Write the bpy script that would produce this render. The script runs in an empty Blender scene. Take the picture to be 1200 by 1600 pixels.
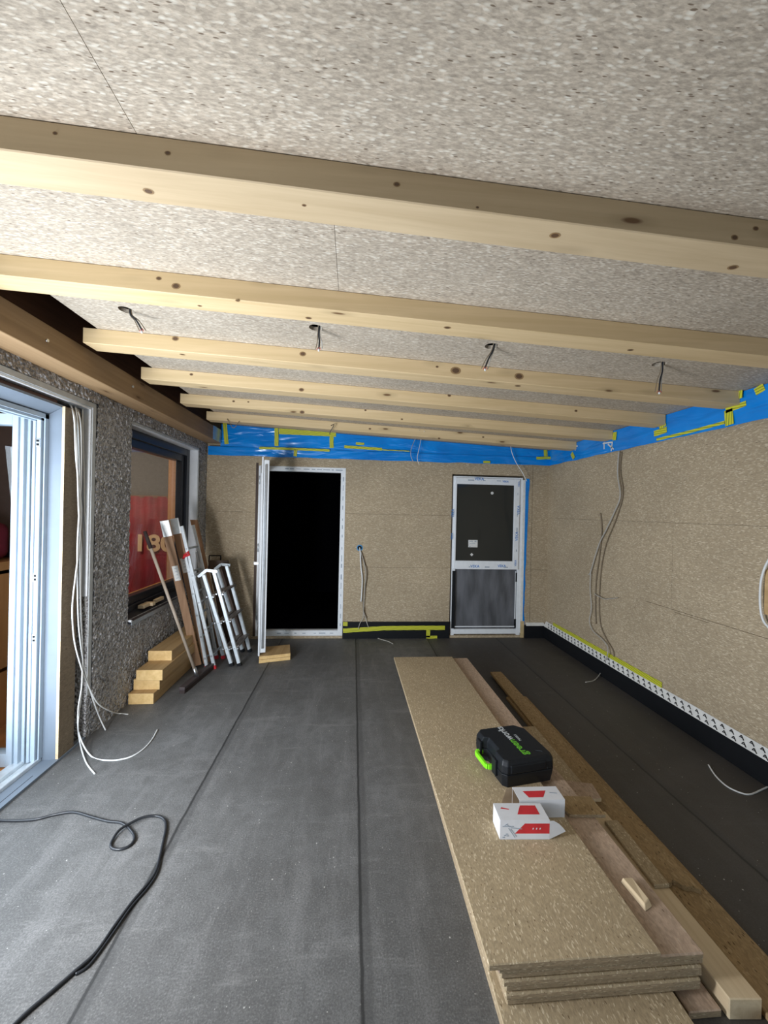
import bpy, bmesh, math, random
from mathutils import Vector, Matrix, noise
random.seed(7)
PI = math.pi
SC = bpy.context.scene
COL = SC.collection

# ------------------------------------------------------------------ camera
F, H = 600.0, 1.64
_f = Vector((-48 / F, 2 / F, 1.0)).normalized()
_u = Vector((.022, 1, 0)); _u = (_u - _f * _u.dot(_f)).normalized()
_r = Vector((_u.y * _f.z - _u.z * _f.y, _u.z * _f.x - _u.x * _f.z, _u.x * _f.y - _u.y * _f.x))
CAM = Vector((0, 0, H))
def ray(x, y):
    d = Vector(((x - 600) / F, (800 - y) / F, 1.0))
    return Vector((_r.dot(d), _f.dot(d), _u.dot(d)))
def at_x(x, y, X0): d = ray(x, y); return CAM + d * (X0 / d.x)
def at_y(x, y, Y0): d = ray(x, y); return CAM + d * (Y0 / d.y)
def at_z(x, y, Z0=0.0): d = ray(x, y); return CAM + d * ((Z0 - H) / d.z)

cam = bpy.data.cameras.new('camera'); co = bpy.data.objects.new('camera', cam); COL.objects.link(co)
cam.sensor_fit = 'VERTICAL'; cam.sensor_height = 36; cam.lens = F / 1600 * 36; cam.clip_start = .02
Rr = Vector((_r.x, _f.x, _u.x)); Ru = Vector((_r.y, _f.y, _u.y)); Rf = Vector((_r.z, _f.z, _u.z))
co.matrix_world = Matrix(((Rr.x, Ru.x, -Rf.x, 0), (Rr.y, Ru.y, -Rf.y, 0), (Rr.z, Ru.z, -Rf.z, H), (0, 0, 0, 1)))
SC.camera = co

# ------------------------------------------------------------------ light
SC.view_settings.view_transform = 'Standard'; SC.view_settings.look = 'None'
SC.view_settings.gamma = 1; SC.view_settings.use_curve_mapping = False
SC.view_settings.exposure = 0.0
w = bpy.data.worlds.new('world'); SC.world = w; w.use_nodes = True
bg = w.node_tree.nodes['Background']; bg.inputs[0].default_value = (.68, .84, 1.0, 1); bg.inputs[1].default_value = 1.25
def area(name, loc, direction, sx, sy, power, colr, spread=PI):
    l = bpy.data.lights.new(name, 'AREA'); l.shape = 'RECTANGLE'; l.size = sx; l.size_y = sy; l.energy = power; l.color = colr
    l.spread = spread
    o = bpy.data.objects.new(name, l); COL.objects.link(o); o.location = loc
    o.rotation_euler = Vector(direction).to_track_quat('-Z', 'Y').to_euler()
    return o
# compact source beside the left door, placed along the cast shadow directions
area('door_side_source', (-1.64, 1.0, .90), (1, .8, .40), .35, .5, 60, (.97, .97, 1.0))
area('door_fill_added', (-1.96, 1.55, 1.12), (1, .5, .25), 1.5, 1.9, 84, (.74, .87, 1.0))  # added wide cool fill in the doorway for the joist undersides
# ceiling lamp in the house behind the left wall
area('house_lamp', (-3.4, 2.4, 2.35), (0, .3, -1), .6, .6, 8, (1, .72, .48))
area('house_lamp_window', (-3.1, 4.0, 2.3), (0, .9, -1), .5, .5, 20, (1, .8, .62))

# ------------------------------------------------------------------ node helpers
class NT:
    def __init__(s, name):
        m = bpy.data.materials.new(name); m.use_nodes = True
        s.m = m; s.t = m.node_tree; s.n = s.t.nodes; s.l = s.t.links
        s.b = s.n['Principled BSDF']
        s.tc = s.n.new('ShaderNodeTexCoord')
    def _set(s, sock, v):
        if v is None: return
        if hasattr(v, 'is_output') or isinstance(v, bpy.types.NodeSocket): s.l.new(v, sock)
        else: sock.default_value = v
    def mapping(s, src, scale=(1, 1, 1), rot=(0, 0, 0), loc=(0, 0, 0)):
        n = s.n.new('ShaderNodeMapping'); s.l.new(src, n.inputs[0])
        n.inputs['Scale'].default_value = scale; n.inputs['Rotation'].default_value = rot; n.inputs['Location'].default_value = loc
        return n.outputs[0]
    def noise(s, vec, scale, detail=3, rough=.55, out='Fac', dist=0):
        n = s.n.new('ShaderNodeTexNoise'); s.l.new(vec, n.inputs['Vector'])
        n.inputs['Scale'].default_value = scale; n.inputs['Detail'].default_value = detail; n.inputs['Roughness'].default_value = rough
        n.inputs['Distortion'].default_value = dist
        return n.outputs[out]
    def voro(s, vec, scale, out='Color', feature='F1'):
        n = s.n.new('ShaderNodeTexVoronoi'); n.feature = feature; s.l.new(vec, n.inputs['Vector']); n.inputs['Scale'].default_value = scale
        return n.outputs[out]
    def ramp(s, fac, stops, interp='LINEAR'):
        n = s.n.new('ShaderNodeValToRGB'); n.color_ramp.interpolation = interp; e = n.color_ramp.elements
        while len(e) < len(stops): e.new(.5)
        for k, (p, c) in enumerate(stops):
            e[k].position = p; e[k].color = (*c, 1) if not isinstance(c, (int, float)) else (c, c, c, 1)
        s._set(n.inputs[0], fac); return n.outputs[0]
    def mix(s, fac, a, b, mode='MIX'):
        n = s.n.new('ShaderNodeMix'); n.data_type = 'RGBA'; n.blend_type = mode
        s._set(n.inputs['Factor'], fac)
        for k, v in ((6, a), (7, b)):
            if isinstance(v, tuple) and len(v) == 3: v = (*v, 1)
            s._set(n.inputs[k], v)
        return n.outputs[2]
    def math(s, op, a, b=None, c=None, clamp=False):
        n = s.n.new('ShaderNodeMath'); n.operation = op; n.use_clamp = clamp
        s._set(n.inputs[0], a)
        if b is not None: s._set(n.inputs[1], b)
        if c is not None: s._set(n.inputs[2], c)
        return n.outputs[0]
    def sep(s, vec, out):
        n = s.n.new('ShaderNodeSeparateXYZ'); s.l.new(vec, n.inputs[0]); return n.outputs[out]
    def vadd(s, a, b, mul=1.0):
        k = s.n.new('ShaderNodeVectorMath'); k.operation = 'MULTIPLY_ADD'; s.l.new(b, k.inputs[0]); k.inputs[1].default_value = (mul,) * 3; s.l.new(a, k.inputs[2])
        return k.outputs[0]
    def bump(s, h, dist=.002, strength=1.0):
        n = s.n.new('ShaderNodeBump'); n.inputs['Distance'].default_value = dist; n.inputs['Strength'].default_value = strength
        s.l.new(h, n.inputs['Height']); s.l.new(n.outputs[0], s.b.inputs['Normal'])
    def done(s, col=None, rough=None, metal=None, spec=None, **k):
        if isinstance(col, tuple) and len(col) == 3: col = (*col, 1)
        s._set(s.b.inputs['Base Color'], col); s._set(s.b.inputs['Roughness'], rough); s._set(s.b.inputs['Metallic'], metal)
        s._set(s.b.inputs['Specular IOR Level'], spec)
        for a, v in k.items(): s._set(s.b.inputs[a.replace('_', ' ')], v)
        return s.m

def plain(name, col, rough=.5, metal=0, spec=.5, var=.08, vs=20):
    s = NT(name)
    n = s.noise(s.tc.outputs['Object'], vs, 4)
    a = tuple(c * (1 - var) for c in col); b = tuple(min(1, c * (1 + var)) for c in col)
    return s.done(s.ramp(n, [(.35, a), (.65, b)]), rough, metal, spec)

def chip(name, base, light, dark, sc=(80, 230, 230), warp=.5, rough=.8, spec=.2, frac_l=.90, frac_d=.05, dots=True, soft=False):
    s = NT(name); o = s.tc.outputs['Object']
    wv = s.noise(o, 6, 1, out='Color')
    wc = s.vadd(o, wv, .02 * warp)
    # two flake orientations blended by patches
    a = s.mapping(wc, scale=sc)
    b = s.mapping(wc, scale=sc, rot=(.5, .5, 1.1))
    va = s.sep(s.voro(a, 1.0), 0); vb = s.sep(s.voro(b, 1.0), 1)
    dk = tuple(c * .78 for c in base); lt = tuple(min(1, c * 1.2) for c in base)
    c = s.ramp(va, [(0, dk), (.5, base), (1, lt)])
    c2 = s.ramp(vb, [(0, dk), (.5, base), (1, lt)])
    col = s.mix(.5, c, c2)
    fa, fb = s.ramp(va, [(frac_l, 0.0), (frac_l + .03, .75)]), s.ramp(vb, [(frac_l + .03, 0.0), (frac_l + .05, .6)])
    if soft:
        fa = s.math('MULTIPLY', s.ramp(va, [(frac_l, 0.0), (1.0, 1.0)]), s.ramp(s.voro(a, 1.0, 'Distance'), [(.15, 1.0), (.6, 0.0)]))
        fb = s.math('MULTIPLY', s.ramp(vb, [(frac_l, 0.0), (1.0, 1.0)]), s.ramp(s.voro(b, 1.0, 'Distance'), [(.15, 1.0), (.6, 0.0)]))
        fine = s.noise(s.mapping(wc, scale=(60, 200, 200), rot=(0, 0, .9)), 1.0, 3, .6)
        col = s.mix(1.0, col, s.ramp(fine, [(.3, .74), (.7, 1.22)]), 'MULTIPLY')
    col = s.mix(fa, col, light)
    col = s.mix(fb, col, light)
    if dots:
        cc = s.mapping(wc, scale=tuple(q * (.95 if not soft else (1.0 if q == min(sc) else 1.5)) for q in sc), rot=(.2, .3, -.9))
        vd = s.sep(s.voro(cc, 1.0), 2)
        dist = s.voro(cc, 1.0, 'Distance')
        dd = s.math('MULTIPLY', s.ramp(vd, [(frac_d, 1.0), (frac_d + .01, 0.0)]), s.ramp(dist, [(.3, 1.0), (.45, 0.0)]))
        col = s.mix(s.math('MULTIPLY', dd, .85), col, dark)
    big = s.noise(o, 1.6, 3)
    col = s.mix(1.0, col, s.ramp(big, [(.3, .90), (.7, 1.06)]), 'MULTIPLY')
    s.bump(s.math('ADD', va, vb), .0006, .5)
    return s.done(col, rough, spec=spec)

def wood(name, c1, c2, axis=0, knots=True, rough=.6, knot_col=(.12, .055, .02), kscale=1.0):
    """grain runs along axis"""
    s = NT(name); o = s.tc.outputs['Object']
    sc = [28, 28, 28]; sc[axis] = 1.3
    g = s.noise(s.mapping(o, scale=tuple(sc)), 1.0, 4, .6, dist=.4)
    col = s.ramp(g, [(.3, c2), (.7, c1)])
    if knots:
        ks = [9 * kscale, 9 * kscale, 9 * kscale]; ks[axis] = 2.6 * kscale
        k = s.mapping(o, scale=tuple(ks), loc=(3.3, 1.7, .4))
        d = s.voro(k, 1.0, 'Distance'); r = s.sep(s.voro(k, 1.0), 0)
        sel = s.ramp(r, [(.62, 1.0), (.64, 0.0)])
        core = s.math('MULTIPLY', s.ramp(d, [(.055, 1.0), (.10, 0.0)]), sel)
        halo = s.math('MULTIPLY', s.ramp(d, [(.08, .45), (.26, 0.0)]), sel)
        col = s.mix(halo, col, tuple(x * .62 for x in c2))
        col = s.mix(s.math('MULTIPLY', core, .9), col, knot_col)
    s.bump(g, .0008, .35)
    return s.done(col, rough, spec=.35)

M = {}
M['chip_wall'] = chip('chip_wall', (.415, .330, .222), (.66, .57, .42), (.09, .06, .035), (60, 60, 260), frac_d=.02)
M['chip_wall_r'] = chip('chip_wall_r', (.415, .330, .222), (.66, .57, .42), (.09, .06, .035), (60, 60, 260), frac_d=.02)
M['chip_ceil'] = chip('chip_ceil', (.45, .385, .305), (.69, .65, .56), (.13, .09, .06), (55, 175, 175), warp=.7, frac_l=.74, frac_d=.05, soft=True)
M['chip_board'] = chip('chip_board', (.43, .335, .21), (.72, .61, .43), (.12, .07, .03), (260, 95, 260), warp=2.8, frac_l=.93, frac_d=.03)
M['chip_edge'] = chip('chip_edge', (.36, .27, .17), (.58, .47, .32), (.10, .065, .04), (90, 90, 420), frac_l=.93)
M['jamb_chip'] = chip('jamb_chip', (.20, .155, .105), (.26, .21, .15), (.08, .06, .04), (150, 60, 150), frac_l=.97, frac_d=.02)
M['chip_pink'] = chip('chip_pink', (.47, .345, .25), (.58, .46, .34), (.16, .10, .06), (150, 60, 150), frac_l=.97, frac_d=.02)
M['osb'] = chip('osb', (.34, .235, .12), (.46, .34, .19), (.10, .06, .03), (140, 60, 140), warp=2, frac_l=.95)
M['spruce'] = wood('spruce', (.80, .62, .36), (.68, .48, .24), 0)
M['spruce_y'] = wood('spruce_y', (.36, .235, .125), (.27, .17, .085), 1)
M['knot_rim'] = plain('knot_rim', (.30, .19, .09), .6)
M['knot_core'] = plain('knot_core', (.11, .06, .03), .6)
M['timber'] = wood('timber', (.56, .38, .19), (.42, .27, .12), 1, False)
M['timber_end'] = wood('timber_end', (.80, .56, .26), (.66, .43, .17), 1, False)
M['batten'] = wood('batten', (.74, .60, .40), (.58, .44, .27), 1, False)
M['brown_board'] = wood('brown_board', (.36, .215, .125), (.25, .14, .075), 2, False)
M['dark_board'] = wood('dark_board', (.085, .055, .04), (.05, .03, .022), 2, False)
M['dark_wood'] = wood('dark_wood', (.20, .10, .065), (.12, .06, .04), 1, False)
M['orange_wood'] = wood('orange_wood', (.62, .30, .11), (.50, .22, .075), 1, False)
M['orange_wood_x'] = wood('orange_wood_x', (.62, .30, .11), (.50, .22, .075), 2, False)
M['white'] = plain('white', (.80, .83, .86), .3, var=.03)
M['white_paint'] = plain('white_paint', (.66, .70, .75), .45, var=.05, vs=6)
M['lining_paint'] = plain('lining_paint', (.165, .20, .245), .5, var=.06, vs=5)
M['pvc'] = plain('pvc', (.40, .485, .57), .35, var=.03)
M['trim_grey'] = plain('trim_grey', (.48, .50, .50), .5)
M['black'] = plain('black', (.006, .007, .009), .6, spec=.25)
M['black_frame'] = plain('black_frame', (.012, .014, .022), .35)
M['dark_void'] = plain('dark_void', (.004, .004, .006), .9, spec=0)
M['roof_dark'] = plain('roof_dark', (.03, .02, .015), .9)
M['steel'] = plain('steel', (.55, .56, .57), .35, 1.0)
M['alu'] = plain('alu', (.72, .78, .82), .35, .45)
M['alu_dull'] = plain('alu_dull', (.45, .48, .50), .45, .8)
M['step_dull'] = plain('step_dull', (.17, .15, .135), .55, .3)
M['cable_white'] = plain('cable_white', (.72, .73, .72), .4, var=.04)
M['cable_grey'] = plain('cable_grey', (.42, .40, .36), .5)
M['cable_brown'] = plain('cable_brown', (.22, .17, .11), .5)
M['cable_black'] = plain('cable_black', (.018, .02, .024), .35)
M['copper'] = plain('copper', (.45, .12, .10), .4)
M['red'] = plain('red', (.62, .03, .04), .4)
M['maroon'] = plain('maroon', (.20, .015, .03), .7)
M['crimson'] = plain('crimson', (.24, .018, .03), .6, var=.25, vs=4)
M['digit'] = plain('digit', (.62, .42, .24), .6)
M['blue_box'] = plain('blue_box', (.03, .22, .45), .4)
M['print_blue'] = plain('print_blue', (.04, .20, .55), .4)
M['print_grey'] = plain('print_grey', (.35, .40, .46), .5)
M['case'] = plain('case', (.009, .011, .014), .45, spec=.35, var=.15, vs=60)
M['case_line'] = plain('case_line', (.05, .06, .07), .5)
M['lime'] = plain('lime', (.25, .85, .02), .4)
M['green_text'] = plain('green_text', (.14, .50, .03), .5)
M['grey_text'] = plain('grey_text', (.55, .58, .60), .5)
M['carton_white'] = plain('carton_white', (.74, .75, .78), .45, var=.03)
M['carton_brown'] = plain('carton_brown', (.30, .22, .14), .8)
M['tape_white'] = plain('tape_white', (.72, .72, .70), .5)
M['foam'] = plain('foam', (.55, .42, .22), .9)
M['house_wall'] = plain('house_wall', (.16, .155, .15), .8)
M['house_dark'] = plain('house_dark', (.045, .028, .024), .8)
M['broom_wood'] = wood('broom_wood', (.50, .42, .34), (.36, .29, .22), 2, False)
M['bristle'] = plain('bristle', (.035, .022, .02), .8)
M['broom_head'] = plain('broom_head', (.06, .045, .045), .6)
M['silver_tape'] = plain('silver_tape', (.62, .62, .60), .35, .5)

def m_glass(name, tint=(1, 1, 1), rough=0.0, trans=.9):
    s = NT(name)
    # architectural pane: mostly clear, with true reflections
    tr = s.n.new('ShaderNodeBsdfTransparent'); tr.inputs[0].default_value = (*tint, 1)
    gl = s.n.new('ShaderNodeBsdfGlossy'); gl.inputs[0].default_value = (1, 1, 1, 1); gl.inputs[1].default_value = max(.01, rough)
    lw = s.n.new('ShaderNodeLayerWeight'); lw.inputs['Blend'].default_value = .5
    mx = s.n.new('ShaderNodeMixShader'); s.l.new(s.math('MULTIPLY_ADD', s.math('POWER', lw.outputs['Facing'], 5.0), .9, .04), mx.inputs[0])
    s.l.new(tr.outputs[0], mx.inputs[1]); s.l.new(gl.outputs[0], mx.inputs[2])
    s.l.new(mx.outputs[0], s.n['Material Output'].inputs[0]); return s.m
M['glass'] = m_glass('glass', (.93, .95, .95))
s = NT('dark_pane'); M['dark_pane'] = s.done((.022, .025, .024), .07, spec=.5)

# floor membrane
s = NT('membrane'); o = s.tc.outputs['Object']
wv = s.vadd(o, s.noise(o, 1.7, 3, out='Color'), .12)
n1 = s.noise(o, 1.3, 6, .65); n2 = s.noise(s.mapping(wv, scale=(5, .9, 1), rot=(0, 0, .5)), 1.7, 6, .72)
n3 = s.noise(o, 150, 3, .7); n4 = s.noise(s.mapping(wv, scale=(.9, 6, 1), rot=(0, 0, -.25)), 1.5, 6, .75); n5 = s.noise(o, 14, 5, .7)
col = s.ramp(n1, [(.3, (.082, .080, .077)), (.72, (.165, .165, .163))])
col = s.mix(s.ramp(n5, [(.38, .55), (.56, 0.0)]), col, (.085, .084, .082))
col = s.mix(s.ramp(n2, [(.50, 0.0), (.75, .38)]), col, (.27, .265, .26))
col = s.mix(s.ramp(n4, [(.57, 0.0), (.76, .46)]), col, (.30, .295, .285))
col = s.mix(s.ramp(n3, [(.36, .55), (.52, 0.0)]), col, (.05, .05, .05))
col = s.mix(s.ramp(n3, [(.56, 0.0), (.70, .45)]), col, (.30, .30, .29))
right_shade = s.ramp(s.math('ADD', s.sep(o, 0), s.math('MULTIPLY', s.math('SUBTRACT', n1, .5), .8)), [(.0, 0.0), (1.0, 1.0)])
right_shade = s.math('MULTIPLY', s.math('SUBTRACT', s.math('ADD', s.sep(o, 0), s.math('MULTIPLY', s.math('SUBTRACT', n1, .5), .9)), .75, clamp=True), 1.6, clamp=True)
col = s.mix(s.math('MULTIPLY', right_shade, .78), col, (.050, .042, .035))  # shade right of the stack put into the floor colour, darker and browner
for sc_, fr_, rr_ in ((22.0, .16, .09), (55.0, .10, .13)):
    vv = s.voro(wv, sc_); dd = s.voro(wv, sc_, 'Distance')
    spk = s.math('MULTIPLY', s.ramp(s.sep(vv, 0), [(fr_, 1.0), (fr_ + .02, 0.0)]), s.ramp(dd, [(rr_ * .5, 1.0), (rr_, 0.0)]))
    col = s.mix(s.math('MULTIPLY', spk, .75), col, (.55, .54, .50))
x = s.math('ADD', s.sep(o, 0), s.math('MULTIPLY', s.math('SUBTRACT', s.noise(o, 9, 3), .5), .012))
for sx in (-.86, .066, .99, 1.915):
    d = s.math('SUBTRACT', x, sx)
    line = s.ramp(s.math('ABSOLUTE', d), [(.004, .85), (.009, 0.0)])
    band = s.math('MULTIPLY', s.ramp(d, [(.0, 0.0), (.004, .45)]), s.ramp(d, [(.032, 1.0), (.045, 0.0)]))
    col = s.mix(band, col, (.045, .045, .045)); col = s.mix(line, col, (.015, .015, .015))
s.bump(s.math('ADD', s.math('MULTIPLY', n3, .5), n2), .0015, .5)
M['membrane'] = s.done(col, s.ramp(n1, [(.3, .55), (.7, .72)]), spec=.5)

# roughcast
s = NT('roughcast'); o = s.tc.outputs['Object']
a = s.noise(o, 44, 3, .6); b = s.noise(o, 18, 2, .5); c = s.voro(o, 50.0, 'Distance')
h = s.math('ADD', s.math('MULTIPLY', a, 1.0), s.math('MULTIPLY', c, -.9)); h = s.math('ADD', h, s.math('MULTIPLY', b, .4))
col = s.ramp(s.noise(o, 3, 4), [(.3, (.60, .59, .59)), (.7, (.74, .73, .73))])
col = s.mix(s.ramp(a, [(.38, .55), (.5, 0.0)]), col, (.13, .125, .125))
s.bump(h, .045, 1.0)
M['roughcast'] = s.done(col, .8, spec=.3)

# blue vapour film
s = NT('blue_film'); o = s.tc.outputs['Object']
a = s.noise(s.mapping(o, scale=(1.4, 1.4, 6), rot=(0, .3, 0)), 1.8, 2, .4, dist=.7)
s.bump(a, .05, .55)
col = s.ramp(s.noise(o, 3, 2), [(.3, (.002, .20, .66)), (.7, (.003, .27, .80))])
M['blue_film'] = s.done(col, .22, spec=.6)

# adhesive tapes: UV in metres, u along the strip
def tape_mat(name, base, stripe, per=.055, ang=1.0, thr=.35):
    s = NT(name); uv = s.tc.outputs['UV']
    t = s.math('ADD', s.math('MULTIPLY', s.sep(uv, 0), 1 / per), s.math('MULTIPLY', s.sep(uv, 1), ang / per))
    fr = s.math('FRACT', t)
    return s.done(s.mix(s.ramp(fr, [(thr - .06, 1.0), (thr, 0.0)]), base, stripe), .45)
M['tape_yellow'] = tape_mat('tape_yellow', (.62, .62, .04), (.20, .23, .03), .13, 7.0, .30)

# grey fabric-like membrane in the lower door panel
s = NT('grey_mesh'); o = s.tc.outputs['Object']
a = s.noise(s.mapping(o, scale=(5, 5, 1.2), rot=(0, .35, 0)), 1.6, 3, .5)
ck = s.noise(o, 240, 1)
col = s.ramp(a, [(.35, (.055, .058, .066)), (.65, (.15, .155, .175))])
col = s.mix(.18, col, s.ramp(ck, [(.4, .02), (.6, .22)]))
M['grey_mesh'] = s.done(col, .5)

# ------------------------------------------------------------------ mesh helpers
class MB:
    def __init__(s): s.bm = bmesh.new(); s.uv = None
    def face(s, pts, mi=0, uvs=None):
        vs = [s.bm.verts.new(p) for p in pts]
        f = s.bm.faces.new(vs); f.material_index = mi
        if uvs:
            if s.uv is None: s.uv = s.bm.loops.layers.uv.new('UVMap')
            for l, u in zip(f.loops, uvs): l[s.uv].uv = u
        return f
    def hexa(s, P, mi=0, mis=None):
        """P: 4 bottom (ccw from above) + 4 top"""
        vs = [s.bm.verts.new(p) for p in P]
        fs = ((0, 3, 2, 1), (4, 5, 6, 7), (0, 1, 5, 4), (1, 2, 6, 5), (2, 3, 7, 6), (3, 0, 4, 7))
        out = []
        for k, f in enumerate(fs):
            q = s.bm.faces.new([vs[i] for i in f]); q.material_index = mis[k] if mis else mi; out.append(q)
        return out
    def box(s, a, b, mi=0, mis=None):
        x0, y0, z0 = a; x1, y1, z1 = b
        x0, x1 = min(x0, x1), max(x0, x1); y0, y1 = min(y0, y1), max(y0, y1); z0, z1 = min(z0, z1), max(z0, z1)
        return s.hexa([(x0, y0, z0), (x1, y0, z0), (x1, y1, z0), (x0, y1, z0), (x0, y0, z1), (x1, y0, z1), (x1, y1, z1), (x0, y1, z1)], mi, mis)
    def bar(s, p0, p1, w, h, ref=(0, 1, 0), mi=0):
        p0 = Vector(p0); p1 = Vector(p1); d = (p1 - p0).normalized()
        a = Vector(ref); a = (a - d * a.dot(d)).normalized(); b = d.cross(a)
        P = []
        for p in (p0, p1):
            for sa, sb in ((-1, -1), (1, -1), (1, 1), (-1, 1)): P.append(p + a * (w / 2 * sa) + b * (h / 2 * sb))
        return s.hexa(P, mi)
    def tube(s, pts, r, seg=8, mi=0, r1=None, cap=True):
        pts = [Vector(p) for p in pts]; n = len(pts); prev = None; rings = []
        for i, p in enumerate(pts):
            t = (pts[min(i + 1, n - 1)] - pts[max(i - 1, 0)]).normalized()
            if prev is None:
                a = Vector((0, 0, 1)) if abs(t.z) < .9 else Vector((1, 0, 0))
                prev = (a - t * a.dot(t)).normalized()
            else: prev = (prev - t * prev.dot(t)).normalized()
            b = t.cross(prev); rr = r if r1 is None else r + (r1 - r) * i / (n - 1)
            rings.append([s.bm.verts.new(p + prev * math.cos(2 * PI * k / seg) * rr + b * math.sin(2 * PI * k / seg) * rr) for k in range(seg)])
        for i in range(n - 1):
            for k in range(seg):
                f = s.bm.faces.new((rings[i][k], rings[i][(k + 1) % seg], rings[i + 1][(k + 1) % seg], rings[i + 1][k])); f.smooth = True; f.material_index = mi
        if cap:
            f = s.bm.faces.new(rings[0][::-1]); f.material_index = mi
            f = s.bm.faces.new(rings[-1]); f.material_index = mi
    def prism(s, poly, z0, z1, mi=0, xf=None):
        """poly: list of (x,y) ccw, extruded z0..z1, optional transform"""
        xf = xf or (lambda p: p)
        lo = [s.bm.verts.new(xf(Vector((x, y, z0)))) for x, y in poly]; hi = [s.bm.verts.new(xf(Vector((x, y, z1)))) for x, y in poly]
        s.bm.faces.new(lo[::-1]).material_index = mi; s.bm.faces.new(hi).material_index = mi
        for k in range(len(poly)):
            j = (k + 1) % len(poly); s.bm.faces.new((lo[k], lo[j], hi[j], hi[k])).material_index = mi
    def build(s, name, mats, parent=None, bevel=0, seg=2, smooth=False):
        bmesh.ops.recalc_face_normals(s.bm, faces=s.bm.faces); s.bm.normal_update()
        if bevel:
            bmesh.ops.bevel(s.bm, geom=[e for e in s.bm.edges if len(e.link_faces) == 2 and e.calc_face_angle(0) > .5], offset=bevel, segments=seg, affect='EDGES', profile=.6)
        bmesh.ops.recalc_face_normals(s.bm, faces=s.bm.faces)
        me = bpy.data.meshes.new(name); s.bm.to_mesh(me); s.bm.free()
        if not isinstance(mats, (list, tuple)): mats = [mats]
        for m in mats: me.materials.append(M[m] if isinstance(m, str) else m)
        if smooth:
            for p in me.polygons: p.use_smooth = True
        o = bpy.data.objects.new(name, me); COL.objects.link(o)
        if parent: o.parent = parent; o.matrix_parent_inverse = parent.matrix_world.inverted()
        return o

def root(name, loc):
    o = bpy.data.objects.new(name, None); COL.objects.link(o); o.location = loc; o.empty_display_size = .05
    o.matrix_world = Matrix.Translation(loc); return o
def tag(o, label, cat, group=None, kind=None):
    o['label'] = label; o['category'] = cat
    if group: o['group'] = group
    if kind: o['kind'] = kind
    return o
def struct(o): o['kind'] = 'structure'; return o

def spline(pts, n=8):
    pts = [Vector(p) for p in pts]; out = []
    P = [pts[0]] + pts + [pts[-1]]
    for i in range(1, len(P) - 2):
        a, b, c, d = P[i - 1], P[i], P[i + 1], P[i + 2]
        for k in range(n):
            t = k / n
            out.append(.5 * ((2 * b) + (c - a) * t + (2 * a - 5 * b + 4 * c - d) * t * t + (3 * b - a - 3 * c + d) * t ** 3))
    out.append(pts[-1]); return out
def cable(name, pts, r, mat, parent=None, n=8, seg=8):
    m = MB(); m.tube(spline(pts, n), r, seg); return m.build(name, mat, parent)
def text(name, body, size, loc, rot, mat, parent, ext=.0004, sx=1.0, bold=0.0, align='CENTER'):
    c = bpy.data.curves.new(name, 'FONT'); c.body = body; c.size = size; c.extrude = ext; c.align_x = align; c.align_y = 'CENTER'; c.offset = bold
    t = bpy.data.objects.new('tmp', c); COL.objects.link(t)
    bpy.context.view_layer.update()
    me = bpy.data.meshes.new_from_object(t.evaluated_get(bpy.context.evaluated_depsgraph_get()))
    bpy.data.objects.remove(t)
    mat4 = Matrix.Translation(loc) @ (rot if isinstance(rot, Matrix) else Matrix.Identity(4)) @ Matrix.Diagonal((sx, 1, 1, 1))
    me.transform(mat4); me.materials.clear(); me.materials.append(M[mat])
    o = bpy.data.objects.new(name, me); COL.objects.link(o)
    if parent: o.parent = parent; o.matrix_parent_inverse = parent.matrix_world.inverted()
    return o
def frame3(xd, yd):
    xd = Vector(xd).normalized(); yd = Vector(yd); yd = (yd - xd * yd.dot(xd)).normalized(); zd = xd.cross(yd)
    return Matrix(((xd.x, yd.x, zd.x, 0), (xd.y, yd.y, zd.y, 0), (xd.z, yd.z, zd.z, 0), (0, 0, 0, 1)))
FACE_Y = frame3((1, 0, 0), (0, 0, 1))          # reads upright on a face that looks toward -Y

def cut(obj, shapes):
    for f in shapes:
        m = MB(); f(m); c = m.build('cutter', 'black')
        b = obj.modifiers.new('cut', 'BOOLEAN'); b.object = c; b.solver = 'EXACT'; b.operation = 'DIFFERENCE'
        bpy.context.view_layer.update()
        me = bpy.data.meshes.new_from_object(obj.evaluated_get(bpy.context.evaluated_depsgraph_get()))
        obj.modifiers.clear(); obj.data = me; bpy.data.objects.remove(c)

# ------------------------------------------------------------------ room shell
XL, XR, YB = -1.84, 2.60, 4.95
def zc(x): return 2.521 - .0427 * x       # underside of the joists
CH = .09                                   # board above that underside

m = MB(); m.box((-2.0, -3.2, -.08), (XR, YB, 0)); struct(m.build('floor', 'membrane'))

# ceiling boards with four round lamp holes
m = MB(); x0, x1 = -1.52, XR + .1; y0, y1 = -1.2, 4.93
m.hexa([(x0, y0, zc(x0) + CH), (x1, y0, zc(x1) + CH), (x1, y1, zc(x1) + CH), (x0, y1, zc(x0) + CH),
        (x0, y0, zc(x0) + CH + .022), (x1, y0, zc(x1) + CH + .022), (x1, y1, zc(x1) + CH + .022), (x0, y1, zc(x0) + CH + .022)])
ceil = struct(m.build('ceiling', 'chip_ceil'))
HOLES = [(-1.205, 2.112), (-.222, 2.095), (.752, 2.10), (1.762, 2.11)]
def cyl(cx, cy, r, z0, z1):
    def f(m):
        m.prism([(cx + r * math.cos(2 * PI * k / 28), cy + r * math.sin(2 * PI * k / 28)) for k in range(28)], z0, z1)
    return f
def seam_cut(x, y0, y1, w=.0008):
    return lambda m: m.box((x - w, y0, 2.3), (x + w, y1, zc(x) + CH + .006))
cut(ceil, [cyl(x, y, .037, 2.4, 2.9) for x, y in HOLES] + [seam_cut(-.086, 1.19, 1.74), seam_cut(-.60, .4, 1.1), seam_cut(1.3, 2.5, 3.0)])
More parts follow.
